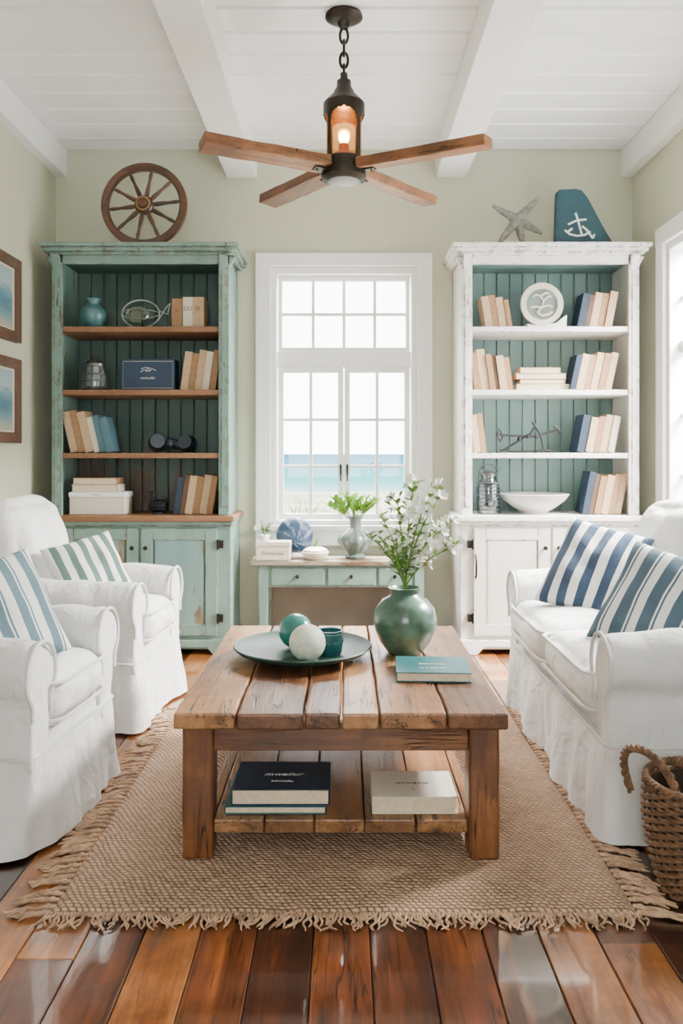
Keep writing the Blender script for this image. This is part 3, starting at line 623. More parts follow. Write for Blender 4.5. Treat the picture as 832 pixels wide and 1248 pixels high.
bm=B(); lathe(bm,[(0,-.06),(.05,-.056),(.095,-.035),(.120,0),(.112,.03),(.085,.055),(.05,.07),(0,.076)],72); xf(bm,Matrix.Rotation(R(90),4,'X')); obj('shell',bm,m.m,t,smooth=True,sub=1)
bm=B(); lathe(bm,[(0,-.135),(.055,-.135),(.05,-.12),(.028,-.1),(0,-.1)],28); obj('stand',bm,m_white,t,smooth=True)
t=thing('lidded_dish','small stacked white dish with a shell lid, middle of the console','dish',(X(384,5.05),5.06,ZK))
bm=B(); lathe(bm,[(0,0),(.05,0),(.075,.02),(.085,.045),(.08,.05),(0,.05)],36); obj('dish',bm,m_ivory,t,smooth=True)
bm=B(); lathe(bm,[(0,.05),(.07,.05),(.074,.06),(.045,.075),(0,.08)],36); obj('lid',bm,m_white,t,smooth=True)
bm=B(); tube(bm,[(0,0,.078),(.005,0,.10),(.015,0,.125)],[.009,.006,.003],8); leaf(bm,(0,0,.09),(-.6,0,1),.04,.018); leaf(bm,(0,0,.09),(.7,0,1),.035,.018); obj('finial',bm,m_leaf2,t,recalc=False)
m_grey=plain('grey_stoneware',(.13,.165,.15),.4,var=.3,coat=.3)
lathed('vase','bulbous grey stoneware vase with ruffled neck on the right of the console','vase',(X(433,5.1),5.12,ZK),[(0,0),(.06,0),(.065,.012),(.045,.03),(.07,.055),(.108,.10),(.108,.13),(.07,.165),(.036,.19),(.034,.23),(.05,.262),(.043,.262),(.025,.23),(0,.2)],m_grey,72,rip=lambda a,z:.035*math.sin(a*12) if .03<z<.18 else 0)
t=thing('fern_sprig','bright green leafy fern sprig in the grey stoneware vase','plant',(X(433,5.1),5.12,ZK+.205)); bm=B()
for i in range(11):
    a=i*2*PI/11*3.1; sp_=.25+.9*(i%5)/4; d=Vector((math.cos(a)*sp_,math.sin(a)*sp_*.6,1)).normalized(); L=.13+.05*random.random()
    pts=[Vector((0,0,0))+d*L*q/6+Vector((math.cos(a)*.03*(q/6)**2,0,.05*(1-(q/6))*(q/6))) for q in range(7)]
    tube(bm,pts,.0035,5)
    for q in (3,4,5,6):
        for s in (-1,1):
            sd=Vector((s*.7,random.uniform(-.5,.3),.6)); leaf(bm,pts[q],sd+d,.055,.034,.1)
    leaf(bm,pts[6],d,.05,.034)
obj('fronds',bm,m_leaf,t,recalc=False,smooth=True)
# ---------------------------------------------------------------- CEILING FAN
Yh=3.70
t=thing('ceiling_fan','wooden four blade ceiling fan with bronze lantern light hanging on a chain','ceiling fan',(0,Yh,0))
bm=B(); lathe(bm,[(0,3.178),(.082,3.178),(.085,3.165),(.06,3.15),(.03,3.145),(.022,3.12),(0,3.115)],36); obj('canopy',bm,m_iron,t,smooth=True)
zc=3.12
for i in range(4):
    bm=B(); hh=.036; pts=[]
    for k in range(16):
        a=2*PI*k/16; p=Vector((.018*math.cos(a),0,hh*math.sin(a)))
        if i%2: p=Vector((0,p.x,p.z))
        pts.append(p+Vector((0,0,zc-hh-i*.055)))
    tube(bm,pts,.0065,8,True); obj('chain_link',bm,m_iron,t,smooth=True)
bm=B(); lathe(bm,[(0,2.915),(.016,2.915),(.018,2.885),(.032,2.88),(.034,2.85),(.045,2.835),(.05,2.82),(.082,2.79),(.094,2.775),(.094,2.745),(.09,2.74),(0,2.74)],36); obj('lantern_cap',bm,m_iron,t,smooth=True)
bm=B(); NA=96; za,zb=2.50,2.745
def hole(a,z):
    d=(a+PI/4)%(PI/2)-PI/4
    hw_=.66
    if abs(d)>hw_: return False
    top=2.690+.040*math.sqrt(max(0,1-(d/hw_)**2)); return 2.525<z<top
NZ_=40; V={}
for r_i,r_ in enumerate((.086,.094)):
    for j in range(NZ_+1):
        for i in range(NA): V[r_i,j,i]=bm.verts.new((r_*math.cos(2*PI*i/NA),r_*math.sin(2*PI*i/NA),za+(zb-za)*j/NZ_))
H_={}
for j in range(NZ_):
    for i in range(NA): H_[j,i]=hole(2*PI*(i+.5)/NA,za+(zb-za)*(j+.5)/NZ_)
for j in range(NZ_):
    for i in range(NA):
        if H_[j,i]: continue
        i2=(i+1)%NA
        for r_i in (0,1): bm.faces.new((V[r_i,j,i],V[r_i,j,i2],V[r_i,j+1,i2],V[r_i,j+1,i]))
        if H_[j,i2]: bm.faces.new((V[0,j,i2],V[1,j,i2],V[1,j+1,i2],V[0,j+1,i2]))
        if H_[j,(i-1)%NA]: bm.faces.new((V[0,j,i],V[1,j,i],V[1,j+1,i],V[0,j+1,i]))
        if j+1<NZ_ and H_[j+1,i]: bm.faces.new((V[0,j+1,i],V[0,j+1,i2],V[1,j+1,i2],V[1,j+1,i]))
        if j>0 and H_[j-1,i]: bm.faces.new((V[0,j,i],V[0,j,i2],V[1,j,i2],V[1,j,i]))
bmesh.ops.delete(bm,geom=[v for v in bm.verts if not v.link_faces],context='VERTS')
obj('lantern_cage',bm,m_iron,t,smooth=True,sharp=30)
m=M('amber_glass'); tl=m.n('ShaderNodeBsdfTranslucent'); tl.inputs[0].default_value=(.8,.35,.08,1); tr=m.n('ShaderNodeBsdfTransparent'); tr.inputs[0].default_value=(.93,.70,.42,1)
x_=m.n('ShaderNodeMixShader'); x_.inputs[0].default_value=.04; m.t.links.new(tr.outputs[0],x_.inputs[1]); m.t.links.new(tl.outputs[0],x_.inputs[2])
gl=m.n('ShaderNodeBsdfGlossy'); gl.inputs['Roughness'].default_value=.05; y_=m.n('ShaderNodeMixShader'); y_.inputs[0].default_value=.06; m.t.links.new(x_.outputs[0],y_.inputs[1]); m.t.links.new(gl.outputs[0],y_.inputs[2]); m.t.links.new(y_.outputs[0],m.out.inputs[0])
bm=B(); lathe(bm,[(.079,2.52),(.080,2.738)],40); bmesh.ops.delete(bm,geom=[f for f in bm.faces if len(f.verts)>4],context='FACES_ONLY'); obj('lantern_glass',bm,m.m,t,smooth=True)
m=M('warm_bulb'); m.b.inputs['Base Color'].default_value=(1,.6,.25,1); m.b.inputs['Emission Color'].default_value=(1,.62,.26,1); m.b.inputs['Emission Strength'].default_value=55
bm=B(); ball(bm,Vector((0,0,2.625)),.024,20,(1,1,1.25)); obj('bulb',bm,m.m,t,smooth=True)
bm=B(); tube(bm,[(0,0,2.52),(0,0,2.595)],.024,16); tube(bm,[(0,0,2.52),(0,0,2.55)],.05,20); obj('lamp_holder',bm,plain('amber_holder',(.34,.12,.03),.6),t,smooth=True)
bm=B(); lathe(bm,[(0,2.43),(.05,2.425),(.08,2.43),(.1,2.445),(.102,2.465),(.095,2.475),(.095,2.515),(.08,2.52),(0,2.52)],40); obj('motor_housing',bm,m_iron,t,smooth=True)
bm=B(); lathe(bm,[(0,2.418),(.055,2.42),(.07,2.428),(0,2.43)],32); obj('bottom_cap',bm,plain('frosted_cap',(.26,.25,.24),.4),t,smooth=True)
for bi,(tx,ty) in enumerate(((-.160,-.081),(.162,-.083),(-.106,.136),(.118,.136))):
    an=math.atan2(ty,tx); L=math.hypot(tx,ty)*Yh
    Mx=Matrix.Translation((0,0,2.492))@Matrix.Rotation(an,4,'Z')@Matrix.Rotation(R(7),4,'X')
    o_=[]
    for q in range(17): u=.08+(L-.004-.08)*q/16; o_.append((u,-.052+.006*noise.noise(Vector((u*13,bi*3,0)))))
    for q in range(17): u=L-(L-.004-.08)*q/16; o_.append((u,.052+.006*noise.noise(Vector((u*13,bi*3,5)))))
    bm=B(); prism(bm,o_,lambda u,v,w_:(u,v,w_+.003*noise.noise(Vector((u*9,v*9,bi)))),-.023,.023); b_=obj('blade',bm,m_blade,t,bevel=.005); b_.matrix_local=Mx
    bm=B(); box(bm,.06,.15,-.02,.02,-.031,-.0245); 
    for q in (.1,.135): ball(bm,Vector((q,0,-.032)),.006,8)
    obj('bracket',bm,m_iron,b_)
ld=bpy.data.lights.new('bulb_light','POINT'); ld.energy=6; ld.color=(1,.42,.10); ld.shadow_soft_size=.03
lo=bpy.data.objects.new('bulb_light',ld); COL.objects.link(lo); lo.location=(0,Yh,2.70)
# ---------------------------------------------------------------- SLIPCOVERED SEATING
def rrect(hx,hy,r,step=.008):
    pts=[]
    def seg_(a,b):
        n=max(1,int((Vector(b)-Vector(a)).length/step))
        for i in range(n): q=i/n; pts.append((a[0]+(b[0]-a[0])*q,a[1]+(b[1]-a[1])*q))
    def arc(cx,cy,a0):
        n=8
        for i in range(n): a=a0+PI/2*i/n; pts.append((cx+r*math.cos(a),cy+r*math.sin(a)))
    seg_((-hx+r,-hy),(hx-r,-hy)); arc(hx-r,-hy+r,-PI/2); seg_((hx,-hy+r),(hx,hy-r)); arc(hx-r,hy-r,0)
    seg_((hx-r,hy),(-hx+r,hy)); arc(-hx+r,hy-r,PI/2); seg_((-hx,hy-r),(-hx,-hy+r)); arc(-hx+r,-hy+r,PI)
    return pts
def seating(name,label,cat,loc,rz,hw,ncush,seed,fold=1.0):
    t=thing(name,label,cat,loc,(0,0,R(rz)))
    hx=.45; AT=.128
    pts=rrect(hx,hw,.03); n=len(pts); bm=B(); rings=[]; NZ=16; zt=.30
    for j in range(NZ+1):
        q=j/NZ; z=zt-(zt-.012)*q; ring=[]
        for i,(x,y) in enumerate(pts):
            a=Vector(pts[i-1]); b=Vector(pts[(i+1)%n]); tg=(b-a).normalized(); nr=Vector((tg.y,-tg.x))
            p=Vector((x*7+seed,y*7,q*.35)); w_=noise.noise(p)*.042+fold*noise.noise(p*2.2+Vector((5,0,q*.5)))*.020
            o_=.004+.026*q+w_*q**.6
            ring.append(bm.verts.new((x+nr.x*o_,y+nr.y*o_,z+ (noise.noise(Vector((x*5,y*5,seed)))*.004 if j==NZ else 0))))
        rings.append(ring)
    for a,b in zip(rings,rings[1:]):
        for i in range(n): bm.faces.new((a[i],a[(i+1)%n],b[(i+1)%n],b[i]))
    bm.faces.new(rings[0]); obj('skirt',bm,m_slip,t,smooth=True,sharp=80)
    bm=B(); tube(bm,[(x*1.010,y*1.010,zt) for x,y in pts[::3]],.0065,6,True); obj('skirt_piping',bm,m_pipe,t,smooth=True)
    bm=slab((0,0,.28),(.435,hw-.01,.12),.03,20); wrinkle(bm,.008,5,seed,.003,5); obj('body',bm,m_slip,t,smooth=True,sharp=80)
    for s in (-1,1):
        prof=[]; ti=hw-AT; zc_=.54; r_=.100; uc=.066
        for q in range(6): prof.append((0,.24+.21*q/5))
        for q in range(23):
            a=R(224-268*q/22); prof.append((uc+r_*math.cos(a),zc_+r_*math.sin(a)))
        for q in range(6): prof.append((AT,.45-.21*q/5))
        cen=(.07,.45); bm=B(); rings=[]; xs=[(-.43,0.80),(-.425,.92),(-.41,1)]+[(-.39+.80*i/40,1) for i in range(41)]+[(.428,.995),(.442,.975),(.451,.94),(.455,.88)]
        for xx,sc in xs:
            ring=[]
            drop=-.012*max(0,-xx)/.45+.014*math.sin((xx+.45)*3.4)
            for (u,z) in prof:
                uu=cen[0]+(u-cen[0])*sc; z2=cen[1]+(z-cen[1])*(sc if z>.4 else 1)
                ring.append(bm.verts.new((xx,s*(ti+uu),z2+drop*(1 if z>.4 else 0))))
            rings.append(ring)
        m_=len(prof)
        for a,b in zip(rings,rings[1:]):
            for i in range(m_): bm.faces.new((a[i],a[(i+1)%m_],b[(i+1)%m_],b[i]))
        bm.faces.new(rings[0]); bm.faces.new(rings[-1])
        bmesh.ops.recalc_face_normals(bm,faces=bm.faces); wrinkle(bm,.015,5,seed+s*3,.012,5)
        ar=obj('arm',bm,m_slip,t,smooth=True,sharp=85,sub=1)
        bm=B(); tube(bm,[(.456,s*(ti+cen[0]+(u-cen[0])*.975),cen[1]+.0+(z-cen[1])*(.975 if z>.4 else 1)) for u,z in prof[4:31]],.007,6); obj('arm_piping',bm,m_pipe,ar,smooth=True)
    bw=hw-.03
    bm=slab((0,0,0),(.095,bw,.41),.085,22,(.12,0,.08)); wrinkle(bm,.018,3.5,seed+4,.012,4)
    xf(bm,Matrix.Translation((-.315,0,.545))@Matrix.Rotation(R(-8),4,'Y')); obj('backrest',bm,m_slip,t,smooth=True,sub=1,sharp=85)
    iw=hw-AT; cwid=2*iw/ncush
    for i in range(ncush):
        yc=-iw+cwid*(i+.5)
        bm=slab((0,0,0),(.335,cwid/2-.002,.082),.065,20,(.05,.0,.48)); wrinkle(bm,.011,4,seed+9+i,.009,5)
        for v in bm.verts: v.co+=Vector((.14,yc,.428))
        c_=obj('seat_cushion',bm,m_slip2,t,smooth=True,sub=1,sharp=85)
        for zz_ in (.372,.487):
            bm=B(); tube(bm,[(.14+x*1.0,yc+y*1.0,zz_) for x,y in rrect(.340,cwid/2-.002,.05)[::3]],.007,6,True); obj('cushion_piping',bm,m_pipe,c_,smooth=True)
        bm=slab((0,0,0),(.095,cwid/2+.01 if ncush>1 else cwid/2+.04,.245),.085,20,(.6,.0,.12)); wrinkle(bm,.022,3.5,seed+20+i,.015,4.5)
        xf(bm,Matrix.Translation((-.180,yc,.735))@Matrix.Rotation(R(-14),4,'Y')); obj('back_cushion',bm,m_slip2,t,smooth=True,sub=1,sharp=85)
    return t
seating('armchair','white slipcovered armchair with green striped cushion, nearer the teal bookcase','armchair',(-1.315,3.87,0),-5,.335,1,1)
seating('armchair','white slipcovered armchair with blue striped cushion, nearest the camera','armchair',(-1.338,2.77,0),-5,.33,1,2)
seating('sofa','white slipcovered two seat sofa with rolled arms on the right','sofa',(1.262,3.26,0),180,.745,2,5,.4)
def pillow(label,mat,loc,size,thick,yaw,tilt,roll,seed):
    bm=B(); bmesh.ops.create_grid(bm,x_segments=26,y_segments=26,size=1)
    top=[v for v in bm.verts]
    ret=bmesh.ops.duplicate(bm,geom=bm.verts[:]+bm.edges[:]+bm.faces[:]); low=[g for g in ret['geom'] if isinstance(g,bmesh.types.BMVert)]
    for vs,s in ((top,1),(low,-1)):
        for v in vs:
            x,y=v.co.x,v.co.y; e=max(0,(1-x*x)*(1-y*y))
            sh=1-.07*(1-abs(y)**2)*abs(x)**4; sv=1-.07*(1-abs(x)**2)*abs(y)**4
            th=e**.42*thick*(1+.25*noise.noise(Vector((x*2,y*2,seed+s))))
            v.co=Vector((x*sh*size/2,-s*th,y*sv*size/2))
    bmesh.ops.remove_doubles(bm,verts=bm.verts,dist=.0008); wrinkle(bm,.007,11,seed)
    o=obj('pillow',bm,mat,None,smooth=True,sub=1,sharp=120)
    o.rotation_mode='QUATERNION'; o.rotation_quaternion=(Matrix.Rotation(R(yaw),3,'Z')@Matrix.Rotation(R(-tilt),3,'X')@Matrix.Rotation(R(roll),3,'Y')).to_quaternion(); o.location=loc
    return tag(o,label,'cushion')
pillow('green and white striped cushion on the armchair nearer the bookcase',m_strG,(-1.165,3.76,.655),.355,.06,38,30,-13,1)
pillow('pale blue and white striped cushion on the armchair nearest the camera',m_strB,(-1.135,2.66,.672),.40,.075,40,28,-13,2)
pillow('navy and white striped cushion at the far end of the sofa',m_strN,(1.11,3.59,.685),.45,.075,-36,32,13,3)
pillow('steel blue and white striped cushion at the near end of the sofa',m_strM,(1.135,2.92,.655),.43,.075,-42,32,14,4)
# ---------------------------------------------------------------- RUG
m=M('jute_weave'); v0=m.coord(); 
nz=m.n('ShaderNodeTexNoise'); m.t.links.new(v0,nz.inputs['Vector']); nz.inputs['Scale'].default_value=8
ad=m.n('ShaderNodeVectorMath',operation='MULTIPLY_ADD'); m.t.links.new(nz.outputs['Color'],ad.inputs[0]); ad.inputs[1].default_value=(.03,.03,0); m.t.links.new(v0,ad.inputs[2])
sp=m.n('ShaderNodeSeparateXYZ'); m.t.links.new(ad.outputs[0],sp.inputs[0])
rowh=.0150; yy=m.math('DIVIDE',sp.outputs[1],rowh); fl=m.math('FLOOR',yy); fy=m.math('FRACT',yy)
u=m.math('ADD',m.math('ADD',m.math('DIVIDE',sp.outputs[0],.0185),m.math('MULTIPLY',fl,.5)),m.math('MULTIPLY',m.math('SUBTRACT',fy,.5),.3))
a_=m.math('ABSOLUTE',m.math('SINE',m.math('MULTIPLY',u,PI))); b_=m.math('SINE',m.math('MULTIPLY',fy,PI))
hgt=m.math('MULTIPLY',m.math('POWER',a_,.5),m.math('POWER',b_,.5))
fib=m.noise(m.coord((1,2.5,1)),150,3)
wn=m.n('ShaderNodeTexWhiteNoise',noise_dimensions='2D'); cb=m.n('ShaderNodeCombineXYZ'); m.t.links.new(m.math('FLOOR',u),cb.inputs[0]); m.t.links.new(fl,cb.inputs[1]); m.t.links.new(cb.outputs[0],wn.inputs['Vector'])
tone=m.math('ADD',m.math('MULTIPLY',hgt,.66),m.math('ADD',m.math('MULTIPLY',fib,.2),m.math('ADD',m.math('MULTIPLY',m.noise(v0,5,4),.18),m.math('MULTIPLY',wn.outputs['Value'],.16))))
m.put(m.b.inputs['Base Color'],m.ramp(tone,[(.22,(.13,.068,.037)),(.6,(.37,.23,.145)),(.98,(.60,.405,.27))])); m.b.inputs['Roughness'].default_value=.95
m.bump(m.math('ADD',hgt,m.math('MULTIPLY',fib,.2)),1.0,.009); m_jute=m.m
RX,RYa,RYb=.765,2.12,3.85
t=thing('rug','woven tan jute rug with shaggy fringe under the coffee table','rug',(0,(RYa+RYb)/2,0)); hy=(RYb-RYa)/2
bm=B(); NX,NY=60,70; g=[]
for j in range(NY+1):
    r_=[]
    for i in range(NX+1):
        x=-RX+2*RX*i/NX; y=-hy+2*hy*j/NY
        e=.008*noise.noise(Vector((x*6,y*6,1)))
        if i in (0,NX): x+=e
        if j in (0,NY): y+=e
        ed=min(i,NX-i,j,NY-j)
        r_.append(bm.verts.new((x,y,.013 if ed>0 else .003)))
    g.append(r_)
for j in range(NY):
    for i in range(NX): bm.faces.new((g[j][i],g[j][i+1],g[j+1][i+1],g[j+1][i]))
obj('rug_body',bm,m_jute,t,smooth=True,sharp=80)
m_fr=plain('jute_fringe',(.42,.27,.17),.95,var=.4,scale=30)
bm=B(); rr=random.Random(8)
def strand(x,y,dx,dy,L,cl=0,rad=.0046,wob=1.0):
    s=Vector((-dy,dx,0)); c0=cl+rr.uniform(-.3,.3)*wob; pts=[]; ph=rr.uniform(0,6); wv=rr.uniform(.004,.011)*wob
    for q in range(11):
        u=q/10; pts.append(Vector((x,y,.009-.003*u+.008*math.sin(u*PI)*rr.random()))+Vector((dx,dy,0))*L*(u-.12*u*u)+s*(c0*L*u*u+wv*u*math.sin(ph+u*9)))
    tube(bm,pts,[rad]*4+[rad*.93]*3+[rad*.8]*2+[rad*.65,rad*.4],5)
x=-RX
while x<RX:
    cl=.35*math.sin(x*47+2*math.sin(x*19)); strand(x,-hy+.008,rr.uniform(-.12,.12),-1,rr.uniform(.05,.085),cl,.0036); x+=.0085
x=-RX
while x<RX: strand(x,hy-.008,0,1,rr.uniform(.04,.06)); x+=.014
# knotted tassels down both long sides
y=-hy+.01
while y<hy:
    for s in (-1,1):
        L0=rr.uniform(.10,.145); dr=rr.uniform(-.55,-.05); knot=Vector((s*(RX+.012),y+dr*.012,.011)); ball(bm,knot,.0085,8,(1.2,1,.8))
        for q in range(4): strand(s*(RX-.004),y+rr.uniform(-.004,.004),s,dr+rr.uniform(-.06,.06),L0*rr.uniform(.8,1.05),rr.uniform(-.05,.05),.0046,.55)
    y+=.031
f=obj('fringe',bm,m_fr,t,smooth=True); f['kind']='stuff'
# ---------------------------------------------------------------- COFFEE TABLE
ZR=.0135; TZ=.455
t=thing('coffee_table','chunky rustic pine plank coffee table with lower shelf on the jute rug','table',(-.009,0,ZR)); h0=TZ-ZR
y0,y1=2.35,3.56; xs=[-.483,-.301,-.106,.002,.110,.305,.483]
for i in range(6):
    bm=B(); a,b=xs[i]+.0028,xs[i+1]-.0028
    e=(.004,-.003,.002,-.002,.003,-.001)[i]
    box(bm,a,b,y0+e,y1+e,h0-.047,h0)
    bmesh.ops.subdivide_edges(bm,edges=[e_ for e_ in bm.edges if abs((e_.verts[0].co-e_.verts[1].co).y)>.5],cuts=30)
    for v in bm.verts:
        v.co.x+=.004*noise.noise(Vector((v.co.x*3+i*5,v.co.y*9,v.co.z*20))); v.co.z+=.0012*noise.noise(Vector((v.co.x*5,v.co.y*6,i)))
    obj('top_plank',bm,m_table,t,bevel=.007,seg=3)
bm=B(); box(bm,-.375,.375,y0+.065,y0+.10,h0-.13,h0-.048); obj('apron',bm,m_tableX,t,bevel=.004)
bm=B(); box(bm,-.375,.375,y1-.10,y1-.065,h0-.13,h0-.048); obj('apron',bm,m_tableX,t,bevel=.004)
for s in (-1,1):
    bm=B(); box(bm,*sorted((s*.40,s*.435)),y0+.135,y1-.135,h0-.13,h0-.048); obj('apron',bm,m_table,t,bevel=.004)
    for ya in (y0+.045,y1-.135):
        bm=B(); box(bm,*sorted((s*.374,s*.464)),ya,ya+.09,0,h0-.0475)
        bmesh.ops.subdivide_edges(bm,edges=[e_ for e_ in bm.edges if abs((e_.verts[0].co-e_.verts[1].co).z)>.2],cuts=12)
        for v in bm.verts: v.co.x+=.003*noise.noise(v.co*11+Vector((s,ya,0)))
        obj('leg',bm,m_tableZ,t,bevel=.008)
    bm=B(); box(bm,*sorted((s*.378,s*.41)),y0+.136,y1-.136,.04,.105); obj('shelf_rail',bm,m_table,t,bevel=.003)
sx=[-.376,-.226,-.078,.07,.222,.376]
for i in range(5):
    bm=B(); box(bm,sx[i]+.002,sx[i+1]-.002,y0+.07,y1-.07,.068,.107); obj('shelf_plank',bm,m_table,t,bevel=.004)
SZ=ZR+.107
# ---- things on the coffee table
TT=TZ+.0012
m_plat=plain('dark_green_glaze',(.022,.052,.040),.5,var=.3)
m_plat.node_tree.nodes['Principled BSDF'].inputs['Specular IOR Level'].default_value=.3
lathed('platter','wide dark green ceramic platter holding orbs on the coffee table','platter',(-.15,2.99,TT),[(0,0),(.13,0),(.13,.008),(.19,.016),(.235,.032),(.252,.046),(.248,.051),(.232,.042),(.19,.026),(.13,.019),(0,.018)],m_plat,72)
zp=TT+.0185
def orb(label,x,y,r,mat,z=None):
    bm=B(); ball(bm,Vector((0,0,r)),r,36); tag(obj('orb',bm,mat,None,smooth=True,loc=(x,y,(z or zp)+.0005)),label,'orb','orbs on the platter')
orb('glossy turquoise orb behind the white orb on the green platter',-.180,3.06,.064,plain('turquoise_glaze',(.018,.18,.15),.2,var=.35,scale=8,coat=.6))
orb('matte white speckled orb on the green platter',-.128,2.87,.064,plain('white_sponge_glaze',(.56,.60,.49),.5,var=.15,scale=60,bump=.2))
t=thing('tealight_holder','short teal ceramic cup beside the orbs on the green platter','cup',(-.052,2.965,zp+.0005))
bm=B(); lathe(bm,[(0,0),(.038,0),(.045,.01),(.049,.05),(.046,.088),(.043,.088),(.042,.06),(0,.055)],40); obj('body',bm,plain('deep_teal_glaze',(.01,.08,.085),.3,var=.2,coat=.4),t,smooth=True)
bm=B(); 
for q in range(14):
    a=2*PI*q/14; tube(bm,[(.0495*math.cos(a+d_),.0495*math.sin(a+d_),z_) for d_,z_ in ((0,.045),(.12,.055),(.24,.045),(.34,.05))],.0022,5)
tube(bm,[(.047*math.cos(a*PI/16),.047*math.sin(a*PI/16),.077) for a in range(32)],.002,5,True)
obj('relief_band',bm,m_tealglaze,t,smooth=True)
VX,VY=.228,3.07
t=thing('vase','round green glazed vase of white blossom on the coffee table','vase',(VX,VY,TT))
m_vg=plain('sage_green_glaze',(.055,.115,.08),.3,var=.5,scale=16,coat=.4)
bm=B(); lathe(bm,[(0,0),(.062,0),(.066,.006),(.095,.045),(.114,.09),(.119,.125),(.110,.165),(.085,.198),(.058,.212),(.052,.222),(.056,.238),(.062,.244),(.055,.245),(.046,.235),(.044,.222),(.06,.2),(.09,.15),(.09,.09),(.05,.02),(0,.015)],56); obj('body',bm,m_vg,t,smooth=True)
m_pet=plain('white_petals',(.84,.85,.78),.6,var=.04)
petal=None
def blossom(parent,p,d,sc):
    global petal
    d=Vector(d).normalized(); q=d.to_track_quat('Z','Y')
    if petal is None:
        bm=B()
        for i in range(6):
            a=2*PI*i/6; c=Vector((math.cos(a),math.sin(a),0)); s=Vector((-math.sin(a),math.cos(a),0))
            vs=[bm.verts.new(v) for v in (c*.001,c*.008+s*.0065+Vector((0,0,.003)),c*.017+s*.006+Vector((0,0,.009)),c*.019+Vector((0,0,.011)),c*.017-s*.006+Vector((0,0,.009)),c*.008-s*.0065+Vector((0,0,.003)))]
            bm.faces.new(vs)
        o=obj('blossom',bm,m_pet,parent,smooth=True,recalc=False); petal=o
    else:
        o=petal.copy(); COL.objects.link(o); o.parent=parent
    o.rotation_mode='QUATERNION'; o.rotation_quaternion=q; o.location=p; o.scale=(sc,)*3
mouth=Vector((VX,VY,TT+.235))
tips=[(446,652,-.05,0),(463,630,.06,0),(484,614,-.03,1),(505,590,.05,1),(529,597,0,2),(541,600,-.07,3),(547,638,.05,3),(556,664,-.05,3),(474,668,-.10,0),(516,640,.10,1)]
descs=['lowest left drooping leafy','left leaning leafy','left of centre budding','tallest central','right of tallest budding','upper right white blossoming','middle right white blossoming','lowest right white blossoming','short front left leafy','short rear centre']
m_bud=plain('pale_green_buds',(.30,.40,.13),.6)
rr=random.Random(21)
for i,(px,py,dy,fl) in enumerate(tips):
    tip=P(px,py,VY+dy)-mouth
    t=thing('flowering_branch',descs[i]+' branch in the round green vase','branch',mouth,group='branches in the round green vase')
    pts=[]
    for q in range(10):
        u=q/9; e=Vector((tip.x*(u**1.35),tip.y*u**1.2,tip.z*(u*1.0+.10*math.sin(u*PI)))); e+=Vector((rr.uniform(-1,1),rr.uniform(-1,1),0))*.004*u; pts.append(e)
    pts=[Vector((-tip.x*.08,0,-.12)),Vector((-tip.x*.03,0,-.06))]+pts
    bm=B(); tube(bm,pts,[.0032]*5+[.0026]*4+[.0018]*3,6); lb=B(); nodes=[]
    for q in range(4,12):
        p=pts[q]
        for s in range(2):
            a=rr.uniform(0,2*PI); d=Vector((math.cos(a),math.sin(a)*.7,rr.uniform(.1,1.0))).normalized(); L=rr.uniform(.012,.04)
            e=p+d*L; tube(bm,[p,e],.0012,4); nodes.append((e,d,q))
            leaf(lb,p,(d+Vector((0,0,.2))),rr.uniform(.03,.052),rr.uniform(.013,.020),.2)
            if fl<2: leaf(lb,e,d,rr.uniform(.022,.036),rr.uniform(.011,.017),.1)
    obj('stem',bm,m_stem,t,smooth=True); obj('leaves',lb,m_leaf2,t,recalc=False,smooth=True)
    for e,d,q in nodes:
        if rr.random()<(.03,.22,.6,.95)[fl] and q>4: blossom(t,e,d,rr.uniform(.95,1.45))
    bm=B()
    for e,d,q in nodes:
        if fl<3 and rr.random()<.5: ball(bm,e+d*.004,.0045,8,(1,1,1.3))
    ball(bm,pts[-1],.005,8)
    obj('buds',bm,m_bud,t,smooth=True)
flatbook('teal hardback book lying on the coffee table beside the vase',.298,2.775,TT,.245,.215,.032,'teal',-3,None,'bmmoat',m_gold,'crl m boly nuul',0,.09,1.4)
flatbook('thin teal book beneath the navy book on the coffee table shelf',-.205,2.565,SZ+.001,.305,.225,.024,'teal',0,'books on the lower shelf')
flatbook('large navy book with script title on the coffee table shelf',-.19,2.57,SZ+.0255,.295,.225,.048,'navy',0,'books on the lower shelf','mwaiiur',m_wmark,'ROUNJRL',.4,.15,1.1)
flatbook('thick ivory book with dark title on the coffee table shelf',.212,2.555,SZ+.001,.255,.20,.052,'ivory',0,'books on the lower shelf','ovwavul',m_ink,'ly',0,.13,1.2)
# ---------------------------------------------------------------- BASKET
m_wick=plain('brown_wicker',(.145,.073,.035),.7,var=.6,scale=40,bump=.4)
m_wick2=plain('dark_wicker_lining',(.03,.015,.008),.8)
t=thing('wicker_basket','round brown woven wicker basket with loop handles at the sofa corner','basket',(.998,2.262,0))
bm=B(); rows=27; H=.285
def br_(z): return .118+.042*math.sin(min(1,z/H)*PI*.62)
for k in range(rows):
    z=.006+(H-.005)*k/(rows-1); pts=[]
    for i in range(144):
        a=2*PI*i/144; r_=br_(z)+.0065*math.sin(18*a+(k%2)*PI); pts.append((r_*math.cos(a),r_*math.sin(a),z))
    tube(bm,pts,.0058,6,True)
for i in range(36):
    a=2*PI*i/36; tube(bm,[(br_(z)*math.cos(a),br_(z)*math.sin(a),z) for z in (.01,.08,.16,.22,H)],.0045,5)
obj('woven_body',bm,m_wick,t,smooth=True)
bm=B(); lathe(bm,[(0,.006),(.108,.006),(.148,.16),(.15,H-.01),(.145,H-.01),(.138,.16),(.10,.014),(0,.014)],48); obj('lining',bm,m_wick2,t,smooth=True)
bm=B()
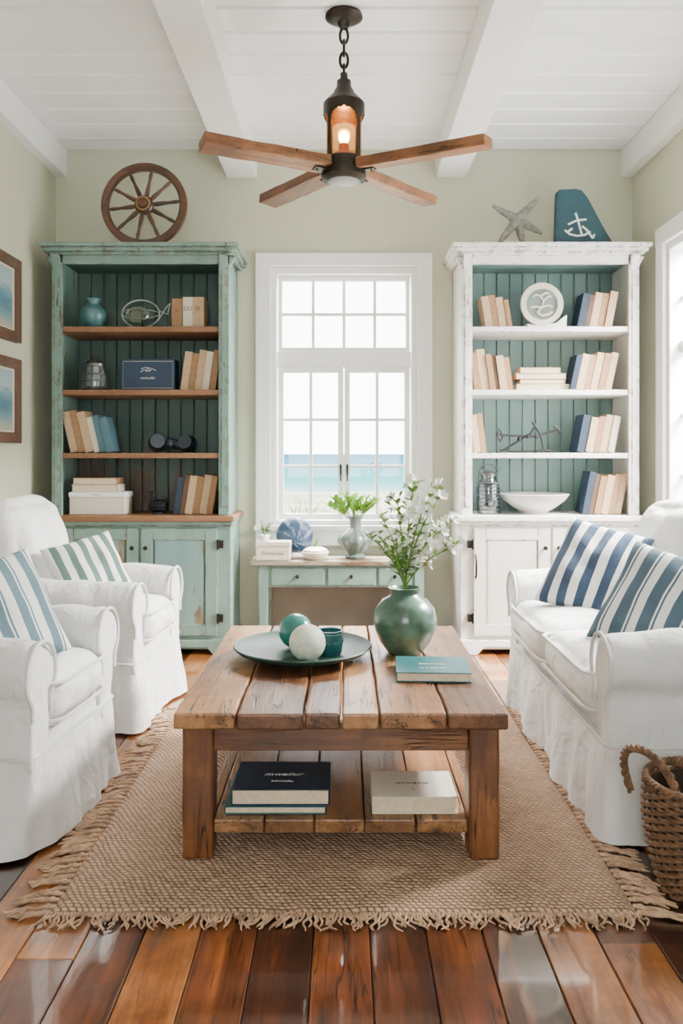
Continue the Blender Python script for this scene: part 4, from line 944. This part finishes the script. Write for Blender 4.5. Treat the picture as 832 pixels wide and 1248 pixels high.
for ph in (0,PI): tube(bm,[((br_(H)+.005*math.cos(30*a_+ph))*math.cos(a_),(br_(H)+.005*math.cos(30*a_+ph))*math.sin(a_),H+.012+.006*math.sin(30*a_+ph)) for a_ in [2*PI*i/240 for i in range(240)]],.007,6,True)
obj('rim',bm,m_wick,t,smooth=True)
for s in (-1,1):
    bm=B(); cen=Vector((s*.150,-.015*s*-1,0)); span=Vector((s*-.045,-.058,0)); outw=Vector((s*.042,-.01,0))
    for ph in (0,2*PI/3,4*PI/3):
        pts=[]
        for i in range(61):
            u=i/60; ang=PI*u
            c0=cen-span*math.cos(ang)*(1+.25*math.sin(ang))+outw*math.sin(ang)+Vector((0,0,H-.03+.140*math.sin(ang)**.85))
            pts.append(c0+Vector((.0065*math.cos(u*34+ph),.004*math.sin(u*34+ph)*math.cos(ang),.0065*math.sin(u*34+ph))))
        tube(bm,pts,.0062,6)
    obj('handle',bm,m_wick,t,smooth=True)
# ---------------------------------------------------------------- LIGHT
wd=bpy.data.worlds.new('sky'); SC.world=wd; wd.use_nodes=True; nt=wd.node_tree; bg=nt.nodes['Background']
bg.inputs[0].default_value=(.965,.98,1,1); bg.inputs[1].default_value=13.0
def area(nm,loc,target,sx_,sy_,e,col=(1,1,1)):
    l=bpy.data.lights.new(nm,'AREA'); l.shape='RECTANGLE'; l.size=sx_; l.size_y=sy_; l.energy=e; l.color=col
    o=bpy.data.objects.new(nm,l); COL.objects.link(o); o.location=loc
    o.rotation_mode='QUATERNION'; o.rotation_quaternion=(Vector(target)-Vector(loc)).to_track_quat('-Z','Y'); return o
area('window_daylight',(0,6.5,3.6),(0,3.6,.6),2.4,1.2,2600,(1,.98,.94))
area('side_window_daylight',(3.3,4.0,3.4),(.3,3.6,.8),2.2,1.4,4200,(1,.965,.91))
# ---------------------------------------------------------------- CAMERA
cd=bpy.data.cameras.new('camera'); cam=bpy.data.objects.new('camera',cd); COL.objects.link(cam)
cam.location=(0,0,EYE); cam.rotation_euler=(R(90),0,0); cd.sensor_width=36; cd.sensor_fit='AUTO'; cd.lens=F/1248*36
cd.shift_x=(416-CXP)/1248; cd.shift_y=-(624-CYP)/1248; cd.clip_end=5000; cd.clip_start=.05
SC.camera=cam
